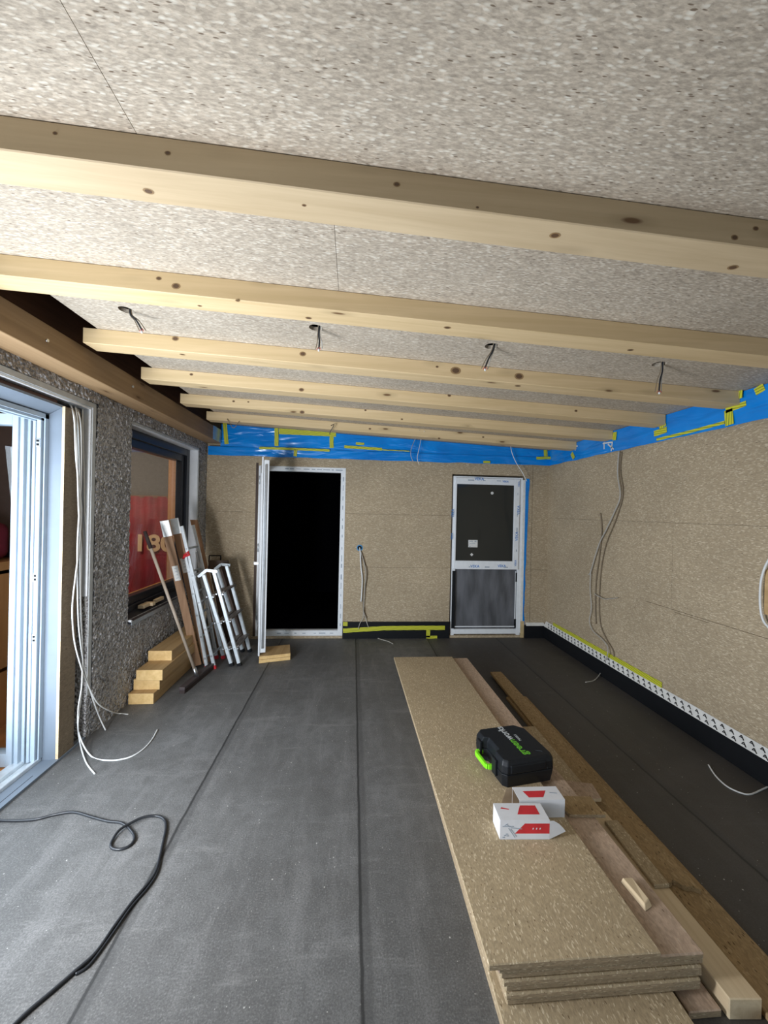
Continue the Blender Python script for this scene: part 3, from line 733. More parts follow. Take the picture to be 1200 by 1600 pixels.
# sash folded open at a right angle into the house
m = MB(); X0_ = -2.95; zA, zB = .03, 2.185
for x0_, x1_, za, zb_, y0_, y1_ in ((-2.078, -2.044, zA, zB, 2.51, 2.58), (-2.044, -2.032, zA, zB, 2.522, 2.58), (-2.032, -2.016, zA, zB, 2.516, 2.58), (-2.016, -1.998, zA, zB, 2.540, 2.58), (X0_, -2.87, zA, zB, 2.51, 2.58)):
    m.box((x0_, y0_, za), (x1_, y1_, zb_))
m.box((-2.87, 2.51, zB - .065), (-2.078, 2.58, zB)); m.box((-2.87, 2.51, zA), (-2.078, 2.58, zA + .08))
m.build('sash', 'pvc', d3, bevel=.002, seg=1)
m = MB(); m.box((-2.875, 2.535, zA + .075), (-2.07, 2.555, zB - .06)); m.build('pane', 'glass', d3)
m = MB(); m.box((-1.998, 2.556, .05), (-1.992, 2.59, 2.18)); m.build('gasket', 'black', d3)
# threshold
m = MB(); m.box((-2.06, .30, .0), (-2.0, 2.60, .045)); m.box((-2.0, .30, .0), (-1.965, 2.60, .022)); m.box((-1.965, .30, .0), (-1.94, 2.60, .034)); m.build('threshold', 'alu', d3, bevel=.003, seg=1)
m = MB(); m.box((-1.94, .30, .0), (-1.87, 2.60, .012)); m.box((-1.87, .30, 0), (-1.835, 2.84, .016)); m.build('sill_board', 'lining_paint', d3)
m = MB(); m.box((-1.876, .30, .0125), (-1.866, 2.45, .0145)); m.build('sill_gap', 'black', d3)

# trim around the roughcast opening
t1 = struct(root('trim_1', (XL, 2.86, 0)))
m = MB(); m.box((XL - .002, 2.85, .30), (XL + .006, 2.885, 2.355)); m.box((XL - .002, .25, 2.32), (XL + .006, 2.85, 2.355)); m.build('plaster_bead', 'trim_grey', t1)
m = MB(); m.box((-1.90, 2.838, 1.0), (XL - .002, 2.8495, 2.3195)); m.box((-1.90, .25, 2.305), (XL - .002, 2.838, 2.3195)); m.build('reveal', 'white', t1)
# cavity behind jamb board: battens and foam
m = MB(); m.box((-1.96, 2.74, .02), (-1.90, 2.80, 1.05)); tag(m.build('stud', 'batten'), 'pale rough timber stud in the gap beside the left door jamb', 'stud')
m = MB(); m.box((-2.09, 2.62, .0), (-1.975, 2.849, 2.3)); struct(m.build('trim_2', 'house_dark'))
m = MB(); m.box((-1.99, .45, 2.272), (-1.89, 2.6, 2.30)); struct(m.build('trim_3', 'dark_wood'))

# ------------------------------------------------------------------ left window
w1 = struct(root('window_1', (XL, 4.0, .69)))
y0, y1, z0, z1 = WL
m = MB(); m.box((-1.93, y1 - .012, z0), (XL, y1 - .0005, z1)); m.box((-1.93, y0, z1 - .012), (XL, y1 - .012, z1 - .0005)); m.build('reveal', 'white', w1)
m = MB(); m.box((XL - .001, y1, z0), (XL + .006, y1 + .022, z1 + .02)); m.box((XL - .001, y0 - .01, z1), (XL + .006, y1, z1 + .02)); m.build('bead', 'trim_grey', w1)
m = MB(); xf0, xf1 = -2.00, -1.93
def rect_frame(m, x0, x1, ya, yb, za, zb_, wd, wz=None):
    wz = wz or wd
    m.box((x0, ya, za), (x1, ya + wd, zb_)); m.box((x0, yb - wd, za), (x1, yb, zb_)); m.box((x0, ya + wd, za), (x1, yb - wd, za + wz)); m.box((x0, ya + wd, zb_ - wz), (x1, yb - wd, zb_))
rect_frame(m, xf0, xf1, y0, y1 - .012, z0, z1 - .012, .075); m.build('frame', 'black_frame', w1, bevel=.003, seg=1)
m = MB(); rect_frame(m, -2.02, -1.955, y0 + .06, y1 - .075, z0 + .06, z1 - .075, .085); m.build('sash', 'black_frame', w1, bevel=.004, seg=1)
m = MB(); rect_frame(m, -2.045, -2.02, y0 + .13, y1 - .145, z0 + .13, z1 - .145, .015); m.build('glazing_bead', 'orange_wood', w1)
m = MB(); m.box((-2.000, y0 + .14, z0 + .14), (-1.985, y1 - .155, z1 - .155)); m.build('pane', 'glass', w1)
m = MB(); m.hexa([(-1.93, y0, z0 + .0), (XL + .03, y0, z0 - .03), (XL + .03, y1, z0 - .03), (-1.93, y1, z0), (-1.93, y0, z0 + .025), (XL + .03, y0, z0 - .012), (XL + .03, y1, z0 - .012), (-1.93, y1, z0 + .025)])
m.build('sill', 'black_frame', w1); 
m = MB(); m.box((XL + .028, y0 + .01, z0 - .04), (XL + .034, y1, z0 - .008)); m.build('sill_lip', 'alu_dull', w1)
m = MB(); m.box((XL - .03, y0, z0 - .012), (XL + .036, y0 + .012, z0 + .006)); m.build('sill_end_cap', 'white', w1)
m = MB(); m.box((at_y(262, 800, y1 - .08).x, y1 - .08, .6), (-2.05, y1 - .05, 2.4)); m.build('wooden_lining', 'orange_wood_x', w1)

# things seen through the window
rb = root('banner', (-3.0, 5.3, 0)); tag(rb, 'dark red banner with large beige digits 180 behind the window glass', 'banner')
pA = at_y(195, 775, 5.3); pB = at_y(285, 930, 5.3)
m = MB(); n_ = 40
for k in range(n_):
    xa = pA.x + (pB.x - pA.x) * k / n_; xb = pA.x + (pB.x - pA.x) * (k + 1) / n_
    ya = 5.3 + .012 * math.sin(k * .7); yb = 5.3 + .012 * math.sin((k + 1) * .7)
    m.face([(xa, ya, pB.z - .25), (xb, yb, pB.z - .25), (xb, yb, pA.z), (xa, ya, pA.z)])
    m.face([(xa, ya + .01, pB.z - .25), (xa, ya + .01, pA.z), (xb, yb + .01, pA.z), (xb, yb + .01, pB.z - .25)])
m.build('cloth', 'crimson', rb)
p = at_y(240, 850, 5.27); text('lettering', '180', .30, p, FACE_Y, 'digit', rb, ext=.003, sx=1.15, bold=.008)
m = MB(); m.bar((pA.x - .05, 5.32, pA.z), (pB.x + .05, 5.32, pA.z), .03, .03); m.build('rail', 'dark_wood', rb)
m = MB(); m.box((pA.x, 5.36, 0), (pA.x + .03, 5.39, pA.z)); m.box((pB.x - .03, 5.36, 0), (pB.x, 5.39, pA.z)); m.box((pA.x, 5.335, pA.z - .03), (pB.x, 5.39, pA.z)); m.build('stand', 'dark_wood', rb)

# furniture behind the sash
m = root('side_table', (-3.0, 3.05, 0)); tag(m, 'orange wooden shelf table seen through the open door glass', 'table')
for z in (.42, 1.13, 1.19):
    q = MB(); q.box((-3.7, 2.85, z), (-2.50, 3.22, z + .025)); q.build('shelf', 'orange_wood', m)
for x_ in (-3.7, -2.53):
    q = MB(); q.box((x_, 2.85, 0), (x_ + .03, 3.22, 1.19)); q.build('side_panel', 'orange_wood_x', m)
q = MB(); q.box((-3.67, 3.19, 0), (-2.53, 3.21, 1.19)); q.build('back_panel', 'house_dark', m)
q = MB(); q.box((-3.45, 2.9, 1.2155), (-2.58, 3.15, 1.50)); cu = q.build('cushion', 'maroon', bevel=.09, seg=5, smooth=True); tag(cu, 'maroon cushion lying on the shelf behind the open door glass', 'cushion')

# small wooden blocks on the window sill
for k, (pa_, pb_, lab) in enumerate((((230, 942), (247, 952), 'pale wooden offcut lying on black window sill, nearer the door'), ((243, 934), (262, 938), 'pale wooden offcut lying on black window sill, nearer the ladders'))):
    A = at_x(*pa_, -1.86); B = at_x(*pb_, -1.84)
    m = MB(); yk = 3.62 + k * .22
    m.box((-1.915 + .02 * k, yk, .715), (-1.862, yk + .15, .745)); 
    if k == 0: m.box((-1.862, yk + .10, .715), (-1.835, yk + .15, .745))
    o = m.build('wood_offcut', 'batten', bevel=.002, seg=1); tag(o, lab, 'offcut')

# ------------------------------------------------------------------ white cables by the left door
def P3(lst): return [Vector(p) for p in lst]
def cab(name, pts, r, mat, label, group=None, n=8):
    o = cable(name, pts, r, mat, None, n); return tag(o, label, 'cable', group)
XC = -1.80
def cl(px, py, X0=XC): return at_x(px, py, X0)
def fl(px, py, r=.004): return at_z(px, py, r)
G = 'white cables hanging beside the left glazed door'
cab('power_cable', [Vector((-1.88, 2.70, 2.30))] + [cl(*p) for p in ((116, 655), (119, 720), (127, 790), (124, 850), (118, 900), (113, 950), (116, 1000), (126, 1040), (135, 1065))] + [at_x(152, 1098, -1.79), at_x(172, 1111, -1.785), fl(186, 1115), fl(200, 1116)], .0045, 'cable_white', 'white cable curling to the floor beside the roughcast wall, ending furthest back', G)
cab('power_cable', [Vector((-1.88, 2.74, 2.30))] + [cl(*p) for p in ((121, 655), (124, 720), (124, 790), (121, 850), (121, 920), (123, 980), (130, 1035), (137, 1065), (146, 1095), (156, 1122))] + [fl(165, 1141)], .0045, 'cable_white', 'white cable falling straight to a short end by the wall foot', G)
cab('power_cable', [Vector((-1.89, 2.72, 2.30))] + [cl(*p) for p in ((118, 660), (121, 740), (123, 800), (127, 860), (126, 930), (128, 1000), (129, 1060), (122, 1110), (124, 1148))] + [fl(*p) for p in ((142, 1181), (170, 1188), (200, 1184), (222, 1172), (237, 1156), (246, 1140))], .0045, 'cable_white', 'white cable ending in the long hooked curve lying on the floor', G)
cab('power_cable', [Vector((-1.89, 2.76, 2.30))] + [cl(*p) for p in ((126, 660), (127, 740), (125, 800), (125, 880), (126, 960), (129, 1020), (127, 1080), (122, 1130), (125, 1160))] + [fl(*p) for p in ((134, 1190), (148, 1209))], .0045, 'cable_white', 'white cable whose end points toward the camera beside the door sill', G)
cab('power_cable', [Vector((-1.87, 2.80, 2.30))] + [cl(*p, -1.86) for p in ((129, 665), (131, 740), (132, 800), (135, 860), (133, 920), (134, 980), (137, 1020), (138, 1048))], .005, 'cable_white', 'white cable hanging close against roughcast edge, ending above the floor', G)
cab('power_cable', [Vector((-1.90, 2.80, 2.30))] + [cl(*p, -1.88) for p in ((124, 665), (126, 720), (125, 790), (129, 850), (131, 900), (131, 960))], .007, 'cable_grey', 'thicker grey cable hanging behind the white ones beside the door', None)

# ------------------------------------------------------------------ timber stack by left wall
tl = [((-1.825, 3.32), (-1.616, 4.22), 0), ((-1.82, 3.385), (-1.60, 4.25), .09), ((-1.785, 3.355), (-1.565, 4.2), .18), ((-1.79, 3.55), (-1.58, 4.3), .27)]
labs = ['bottom thick timber in the stepped stack under the window', 'second timber from the floor in the stepped stack under the window', 'third timber from the floor in the stepped stack under the window', 'topmost timber of the stepped stack, set back furthest']
for (a, b_, z), lb in zip(tl, labs):
    m = MB(); m.box((a[0] + .008, a[1], z + .0005), (b_[0], b_[1], z + .0895), mis=[0, 0, 1, 0, 1, 0])
    o = m.build('timber_beam', ['timber', 'timber_end'], bevel=.002, seg=1); tag(o, lb, 'timber', 'timbers stacked under the window')

# broom
br = root('broom', (-1.43, 3.72, 0)); tag(br, 'push broom with long wooden pole leaning against the dark window', 'broom')
A = Vector((-1.465, 3.49, .045)); B = Vector((-1.40, 4.03, .045)); mid = Vector((-1.425, 3.72, .06))
m = MB(); m.bar(A, B, .055, .03, (1, 0, 0)); m.build('head', 'broom_head', br, bevel=.008, seg=2)
m = MB(); m.bar(A - Vector((0, -.005, .032)), B - Vector((0, .005, .032)), .05, .034, (1, 0, 0)); m.build('bristles', 'bristle', br, bevel=.004, seg=1)
top = at_x(226, 830, -1.80)
m = MB(); m.tube([mid, mid.lerp(top, .9)], .013, 12); m.build('pole', 'broom_wood', br)
m = MB(); m.tube([mid.lerp(top, .89), top], .016, 12, r1=.014); m.build('grip', 'bristle', br)
m = MB(); m.tube([mid - Vector((0, 0, .01)), mid.lerp(top, .06)], .017, 12); m.build('socket', 'steel', br)

# two brown boards leaning, wrapped with silver tape at the top
for k, (pb_, pt_, lab) in enumerate((((310, 1043), (257, 814), 'long brown board leaning on window, nearer the broom, silver tape on top'), ((324, 1039), (272, 811), 'long brown board leaning on window, nearer the aluminium ladder, silver tape on top'))):
    yk = 3.86 + .05 * k; bot = at_z(*pb_, .006); bot.z = .004
    topp = at_x(*pt_, -1.80 + .0 * k)
    r_ = root('wooden_board', (bot.x, bot.y, 0)); tag(r_, lab, 'board', 'brown boards leaning on the window')
    d = (topp - bot)
    m = MB(); m.bar(bot + d.normalized() * .03, topp, .03, .072, (-.35, 1, 0)); m.build('plank', 'brown_board', r_, bevel=.003, seg=1)
    m = MB(); m.bar(bot + d * .90, topp + d * .004, .034, .078, (-.35, 1, 0)); m.build('silver_tape', 'silver_tape', r_, bevel=.003, seg=1)
    fr_ = .66 if k == 0 else .69; dd_ = d.normalized(); a_ = Vector((-.35, 1, 0)); a_ = (a_ - dd_ * a_.dot(dd_)).normalized(); bb = dd_.cross(a_)
    if (a_.y) > 0: a_ = -a_
    C_ = bot + d * fr_ + a_ * .0165
    m = MB(); m.bar(C_ - dd_ * .075, C_ + dd_ * .075, .002, .052, a_); lb = m.build('white_label', 'tape_white', r_)
    for j in range(4):
        m = MB(); m.bar(C_ + a_ * .0015 + dd_ * (-.05 + .032 * j), C_ + a_ * .0015 + dd_ * (-.044 + .032 * j), .0006, .02, a_)
        m.build('printed_line', 'print_grey', lb)

# aluminium ladder, two sections folded together, red feet
ld = root('ladder', (-1.38, 4.15, 0)); tag(ld, 'tall aluminium ladder with red feet leaning against the left wall', 'ladder')
def railset(root_, bots, tops, Yn, Yf, rail_w, rail_h, mat, rungs, rung_r, rmat, feet=None, rung_box=False):
    for (xb, xt, zt) in zip(bots, tops[0], tops[1]):
        for Yk in (Yn, Yf):
            m = MB(); m.bar((xb, Yk, .018), (xt, Yk, zt), rail_w, rail_h, (0, 1, 0)); m.build('rail', mat, root_, bevel=.002, seg=1)
            if feet: m = MB(); m.bar((xb + (xb - xt) * .012, Yk, .0), (xb + (xt - xb) * .02, Yk, .035), rail_w * 1.2, rail_h * 1.15, (0, 1, 0)); m.build('foot', feet, root_)
        for t in rungs:
            p = Vector((xb, 0, .018)).lerp(Vector((xt, 0, zt)), t)
            m = MB()
            if rung_box: m.box((p.x - .02, Yn, p.z - .012), (p.x + .02, Yf, p.z + .012))
            else: m.tube([(p.x, Yn - .016, p.z), (p.x, Yf + .016, p.z)], rung_r, 8)
            m.build('rung', rmat, root_)
railset(ld, (-1.447, -1.375), ((-1.675, -1.724), (1.165, 1.447)), 4.03, 4.30, .022, .032, 'alu', (.08, .27, .46, .65, .84), .011, 'alu_dull', 'red')
m = MB(); m.tube([(-1.69, 4.015, 1.15), (-1.665, 4.012, 1.17), (-1.65, 4.012, 1.19), (-1.64, 4.02, 1.16), (-1.685, 4.012, 1.14), (-1.70, 4.02, 1.12)], .012, 8); m.build('red_tie', 'red', ld)

# folding multi-position ladder
fd = root('folding_ladder', (-1.17, 4.3, 0)); tag(fd, 'short folded aluminium multi-position ladder with hinges leaning beside the open door', 'ladder')
bx = (-1.225, -1.145); tops_ = ((-1.525, -1.425), (.945, .985)); Yn, Yf = 4.10, 4.50
for (xb, xt, zt) in zip(bx, *tops_):
    for Yk in (Yn, Yf):
        m = MB(); m.bar((xb, Yk, .01), (xt, Yk, zt), .028, .036, (0, 1, 0)); m.build('rail', 'alu', fd, bevel=.004, seg=1)
        m = MB(); m.bar((xb + .004, Yk, .0), (xb - .008, Yk, .03), .034, .042, (0, 1, 0)); m.build('foot', 'black', fd)
    for t in (.24, .55, .86):
        t = 1 - t
        p = Vector((xb, 0, .01)).lerp(Vector((xt, 0, zt)), t * .93 + .05)
        m = MB(); m.hexa([(p.x - .03, Yn, p.z - .01), (p.x + .045, Yn, p.z + .012), (p.x + .045, Yf, p.z + .012), (p.x - .03, Yf, p.z - .01), (p.x - .034, Yn, p.z + .008), (p.x + .041, Yn, p.z + .03), (p.x + .041, Yf, p.z + .03), (p.x - .034, Yf, p.z + .008)]); m.build('step', 'step_dull', fd, bevel=.002, seg=1)
        m = MB()
        for dx in (-.032, .032): m.tube([(p.x + dx, Yn - .02, p.z), (p.x + dx, Yn + .005, p.z)], .008, 8)
        m.tube([(p.x, Yn - .02, p.z), (p.x, Yn - .012, p.z)], .006, 8)
        m.build('bolt', 'steel', fd)
m = MB()
A = Vector((-1.56, Yn - .022, .935)); Bq = Vector((-1.49, Yn - .022, .995)); Cq = Vector((-1.39, Yn - .022, .985))
m.bar(A, Bq, .012, .03, (0, 1, 0)); m.bar(Bq, Cq, .012, .03, (0, 1, 0))
for q in (A, Bq, Cq): m.tube([q - Vector((0, .012, 0)), q + Vector((0, .012, 0))], .014, 12)
m.build('hinge', 'alu', fd)
m = MB(); m.bar(A + Vector((0, .44, 0)), Bq + Vector((0, .44, 0)), .012, .03, (0, 1, 0)); m.bar(Bq + Vector((0, .44, 0)), Cq + Vector((0, .44, 0)), .012, .03, (0, 1, 0)); m.build('hinge', 'alu_dull', fd)
# dark boards in the corner
def lean(name, lab, x0, x1, yk, th, ztop, mat, cat='board', dx=.25):
    m = MB(); m.hexa([(x0, yk, 0), (x1, yk, 0), (x1, yk + th, 0), (x0, yk + th, 0), (x0 - dx, yk, ztop), (x1 - dx, yk, ztop), (x1 - dx, yk + th, ztop), (x0 - dx, yk + th, ztop)])
    o = m.build(name, mat, bevel=.002, seg=1); return tag(o, lab, cat)
lean('dark_panel', 'dark brown panel leaning in the corner behind the ladders', -1.47, -1.24, 4.66, .02, 1.02, 'dark_board', dx=.22)
lean('narrow_board', 'dark brown narrow board with rounded top behind the tall ladder', -1.46, -1.385, 4.42, .03, 1.50, 'brown_board', dx=.345)
pf = root('picture_frame', (-1.45, 4.86, 0)); tag(pf, 'thin black rectangular frame leaning in the back corner above the ladders', 'frame')
m = MB(); A = at_y(327, 868, 4.84); B = at_y(345, 868, 4.84)
for p0, p1 in (((A.x, 4.80, 0), (A.x, 4.84, A.z)), ((B.x, 4.80, 0), (B.x, 4.84, A.z)), ((A.x, 4.84, A.z), (B.x, 4.84, A.z))): m.bar(p0, p1, .012, .012, (1, 0, 0) if p0[0] == p1[0] else (0, 0, 1))
m.build('moulding', 'black', pf)

# blocks below the open door leaf
for k, lab in enumerate(('lower short wooden block beneath the open door leaf', 'upper short wooden block beneath the open door leaf')):
    z = .036 * k; m = MB()
    P = [(-.962, 4.155), (-.648, 4.245), (-.700, 4.52), (-.985, 4.45)]
    m.hexa([(x, y + .004 * k, z) for x, y in P] + [(x, y + .004 * k, z + .0355) for x, y in P], mis=[0, 0, 1, 0, 0, 0])
    o = m.build('wood_block', ['timber', 'timber_end'], bevel=.002, seg=1); tag(o, lab, 'block', 'wooden blocks under the door leaf')

# ------------------------------------------------------------------ socket box and cables on back wall
sb = root('socket_box', at_y(562, 856, YB)); tag(sb, 'round blue flush socket box in the back wall between the doors', 'socket box')
p = at_y(562, 856, YB); m = MB(); seg = 24
for k in range(seg):
    a0, a1 = 2 * PI * k / seg, 2 * PI * (k + 1) / seg
    def q(a, r, y): return (p.x + r * math.cos(a), y, p.z + r * math.sin(a))
    m.face([q(a0, .028, YB - .004), q(a1, .028, YB - .004), q(a1, .040, YB - .003), q(a0, .040, YB - .003)])
    m.face([q(a0, .028, YB - .004), q(a0, .028, YB + .045), q(a1, .028, YB + .045), q(a1, .028, YB - .004)])
m.build('rim', 'blue_box', sb)
m = MB(); m.tube([(p.x, YB + .04, p.z), (p.x, YB + .045, p.z)], .028, 20); m.build('back', 'black', sb)
yw = YB - .012
def bk(lst, off=0): return [at_y(x, y, yw - off) for x, y in lst]
start = Vector((p.x, YB + .03, p.z))
cab('socket_cable', [start] + bk([(564, 864), (568, 876), (573, 889), (573, 905), (569, 925), (567, 945), (569, 955), (573, 965)]), .007, 'cable_brown', 'brown cable hanging from the blue socket box in a shallow bow')
cab('socket_cable', [start] + bk([(563, 865), (564, 885), (566, 905), (565, 930), (564, 940)], .01), .009, 'cable_white', 'short white cable hanging straight from the blue socket box')
cab('socket_cable', [start] + bk([(565, 866), (571, 890), (570, 920), (568, 950), (571, 965), (575, 978)], .02) + [at_z(580, 988, .06), at_z(590, 997, .005), at_z(606, 1002, .005), at_z(614, 1006, .005)], .005, 'cable_grey', 'grey cable from the blue socket box trailing onto the floor')
cab('socket_cable', bk([(568, 950), (567, 965), (562, 975), (560, 983)], .03), .004, 'cable_grey', 'short grey branch wire near the yellow tape under the socket box')

# thin wires looped over the blue film
cab('thin_cable', [at_y(655, 672, 4.26)] + [at_y(x, y, 4.80) for x, y in ((650, 683), (643, 700), (642, 712), (646, 722))], .0035, 'cable_grey', 'thin grey wire hanging over the middle of the blue back film', None)
cab('thin_cable', [at_y(663, 674, 4.26)] + [at_y(x, y, 4.82) for x, y in ((659, 682), (655, 700), (652, 716), (655, 726))], .0035, 'cable_white', 'thin white wire loop hanging over the middle of the blue back film', None)
cab('thin_cable', [at_y(808, 681, 4.26)] + [at_y(x, y, 4.84) for x, y in ((799, 690), (799, 704), (806, 722), (816, 738), (823, 752))], .0045, 'cable_white', 'white cable dropping to the top right corner of the closed door', None)
cab('thin_cable', [Vector((-1.25, 4.268, 2.58)), Vector((-1.30, 4.24, 2.50)), Vector((-1.36, 4.265, 2.575)), Vector((-1.38, 4.27, 2.60))], .003, 'cable_brown', 'thin brown wire loop on the last joist at its left end', None)
cab('thin_cable', [Vector((-.265, 4.275, 2.575)), Vector((-.23, 4.22, 2.57)), Vector((-.27, 4.24, 2.50)), Vector((-.275, 4.25, 2.47))], .004, 'cable_black', 'short black wire end hanging at the last joist above the open doorway', None)

# right wall cables
xw = XR - .008
def rk(lst, off=0): return [at_x(x, y, xw - off) for x, y in lst]
cab('wall_cable', rk([(967, 705), (965, 740), (969, 775), (960, 800), (947, 828), (937, 848), (929, 872), (923, 893), (920, 898)], .02), .006, 'cable_grey', 'grey cable swinging down the right wall from blue film', None)
cab('wall_cable', rk([(923, 893), (922, 920), (924, 950), (921, 970), (926, 985), (940, 998), (949, 1010)], .02) + [at_x(949, 1024, XR - .045), at_z(942, 1045, .06), at_z(930, 1062, .005), at_z(915, 1066, .005)], .005, 'cable_grey', 'grey cable crossing the white skirting tape to the floor', None)
cab('wall_cable', rk([(938, 802), (940, 830), (936, 870), (931, 910), (930, 950), (931, 975)], .01), .005, 'cable_brown', 'brown cable hanging down the right wall from a small hole', None)
cab('wall_cable', rk([(971, 706), (969, 735), (973, 772), (962, 812), (947, 850), (939, 890), (936, 940), (938, 975), (947, 998), (957, 1015), (959, 1026)], .008), .0045, 'cable_brown', 'thin brown cable running beside the grey one from film to skirting on right wall', None)
cab('wall_cable', rk([(929, 928), (936, 932), (945, 936), (958, 935), (965, 934)], .02), .004, 'cable_grey', 'short curled cable end pointing sideways on the right wall', None)
cab('wall_cable', rk([(1206, 868), (1196, 885), (1189, 910), (1188, 945), (1193, 970), (1206, 985)], .03), .007, 'cable_white', 'looped white cable on right wall at the frame edge', None)
m = MB(); m.box((XR - .02, at_x(1199, 925, XR).y - .09, at_x(1200, 960, XR).z), (XR - .002, at_x(1199, 925, XR).y, at_x(1200, 890, XR).z)); tag(m.build('wood_spacer', 'timber'), 'small brown wood piece behind the cable loop on right wall', 'wood')
cab('floor_cable', [fl(*p) for p in ((1107, 1195), (1118, 1212), (1135, 1228), (1155, 1238), (1172, 1241), (1190, 1234), (1215, 1222))], .0045, 'cable_white', 'white cable curled on dark floor by the right wall', None)

# black extension cord on the floor
cord = [(-60, 1278), (0, 1282), (50, 1281), (85, 1273), (115, 1269), (145, 1277), (168, 1283), (190, 1286), (205, 1298), (210, 1310), (203, 1321), (188, 1327), (175, 1325), (174, 1316), (186, 1300), (205, 1288), (225, 1279), (245, 1275), (257, 1281), (259, 1295), (254, 1320), (250, 1338), (244, 1360), (233, 1378), (206, 1410), (178, 1448), (150, 1488), (118, 1517), (80, 1550), (40, 1584), (0, 1625), (-60, 1700)]
pts = [at_z(x, y, .0065) for x, y in cord]
for k in (14, 15, 16): pts[k].z += .008
cab('extension_cord', pts, .0062, 'cable_black', 'black extension cord looping across the dark floor toward the camera', None, 6)
c2_ = [(252, 1332), (246, 1362), (231, 1387), (205, 1417), (178, 1456), (150, 1495), (135, 1512), (118, 1522)]
cab('extension_cord', [at_z(x, y, .005) for x, y in c2_], .0045, 'cable_black', 'thin black lead lying beside the extension cord where they run doubled', None, 6)

# ------------------------------------------------------------------ chipboard stack
BT = .0222
def board(name, x0, x1, y0, y1, z, th, mats, lab, grp=None, skew=0, cat='board', bev=.003):
    """skew shifts the far end sideways"""
    m = MB(); P = []
    for zz in (z + .0002, z + th - .0002):
        for x, y in ((x0, y0), (x1, y0), (x1 + skew, y1), (x0 + skew, y1)): P.append((x, y, zz))
    m.hexa(P, mis=[0, 0, 1, 1, 1, 1] if isinstance(mats, list) else None)
    o = m.build(name, mats, bevel=bev, seg=1); return tag(o, lab, cat, grp)
CB = ['chip_board', 'chip_edge']; CP = ['chip_pink', 'chip_edge']; GS = 'chipboards stacked on the floor'
board('chipboard_sheet', .505, 1.115, .62, 3.30, 0, BT, CB, 'lowest chipboard of the floor stack, lying on the membrane floor', GS)
board('chipboard_sheet', .502, 1.11, .68, 3.30, BT, BT, CB, 'chipboard forming the upper step of the low base toward the camera', GS)
offs = [(.530, 1.208, 1.2045, 3.74), (.524, 1.204, 1.199, 3.77), (.526, 1.214, 1.205, 3.77), (.514, 1.206, 1.1985, 3.75), (.508, 1.214, 1.203, 3.78), (.498, 1.212, 1.198, 3.80)]
labs = ['third chipboard from the floor in stack, just above the low base', 'fourth chipboard from the floor in the stack', 'fifth chipboard from the floor in the stack', 'sixth chipboard from the floor in the stack', 'seventh chipboard from the floor in the stack', 'second chipboard from the top, pinkish strip showing beside the top sheet']
for k, ((xa, xb, ya, yb), lb) in enumerate(zip(offs, labs)):
    board('chipboard_sheet', xa, xb, ya, yb, BT * (2 + k), BT, CP if k == 5 else CB, lb, GS, skew=-.03, bev=.0045)
board('chipboard_sheet', .462, 1.050, 1.190, 3.78, BT * 8, BT, CB, 'top chipboard of the stack, carrying the black case and cartons', GS, skew=-.03)
ZT = BT * 9; Z2 = BT * 8

# planks right of the stack
board('brown_plank', 1.385, 1.57, .80, 3.3, 0, .024, 'osb', 'lower long brown plank at the right of the stack, nearest the lens', 'brown planks beside the stack', cat='plank')
# upper plank with a ragged near end
m = MB(); n_ = 12; xa, xb, yf = 1.372, 1.525, 3.77; lo_, hi_ = [], []
for k in range(n_ + 1):
    t = k / n_; x = xa + (xb - xa) * t; y = 1.60 - .07 * t + .022 * math.sin(t * 17) * (1 - t)
    lo_.append((x, y))
poly = lo_ + [(xb - .0, yf), (xa + .04, yf)]
m.prism(poly, .0245, .046); o = m.build('brown_plank', 'osb', bevel=.001, seg=1); tag(o, 'long brown plank with a ragged broken near end, right of the stack', 'plank', 'brown planks beside the stack')
m = MB(); m.hexa([(1.262, 1.157, 0), (1.372, 1.150, 0), (1.372, 1.94, 0), (1.262, 1.94, 0), (1.262, 1.157, .07), (1.372, 1.150, .07), (1.372, 1.94, .07), (1.262, 1.94, .07)])
tag(m.build('timber_batten', 'batten', bevel=.003, seg=1), 'thick pale squared timber beside the near right corner of the stack', 'timber')
board('narrow_batten', 1.302, 1.372, 1.52, 1.86, .0705, .018, 'chip_board', 'short narrow batten lying on the squared timber beside the stack', cat='batten', skew=.01)
board('short_plank', 1.13, 1.245, 1.165, 1.9, 0, .026, CP, 'short plank on the floor under the near right stack corner', cat='plank')
board('chipboard_offcut', 1.30, 1.62, .86, 1.105, .0245, .022, CB, 'chipboard offcut at the bottom right corner on a brown plank', cat='offcut')
for k in range(4):
    board('chipboard_offcut', 1.225, 1.372 - .004 * k, 1.96 + .02 * k, 2.80 - .03 * k, .023 * k, .023, CB, ['bottom', 'second lowest', 'third', 'top'][k] + ' narrow chipboard offcut of the low pile right of the case', 'narrow offcuts piled right of the case', cat='offcut')
# offcut corner pieces
def piece(pts, z, th, mats, lab, name='chipboard_offcut'):
    m = MB(); m.hexa([(x, y, z) for x, y in pts] + [(x, y, z + th) for x, y in pts], mis=[0, 0, 1, 1, 1, 1] if isinstance(mats, list) else None)
    return tag(m.build(name, mats, bevel=.001, seg=1), lab, 'offcut')
piece([(1.215, 1.985), (1.375, 1.975), (1.395, 2.09), (1.232, 2.125)], .0925, .018, ['chip_pink', 'batten'], 'small square chipboard piece right of the black case')
piece([(1.075, 1.775), (1.252, 1.765), (1.252, 1.885), (1.05, 1.90)], Z2 + .0005, .016, ['osb', 'chip_edge'], 'brown square offcut right of the white cartons')
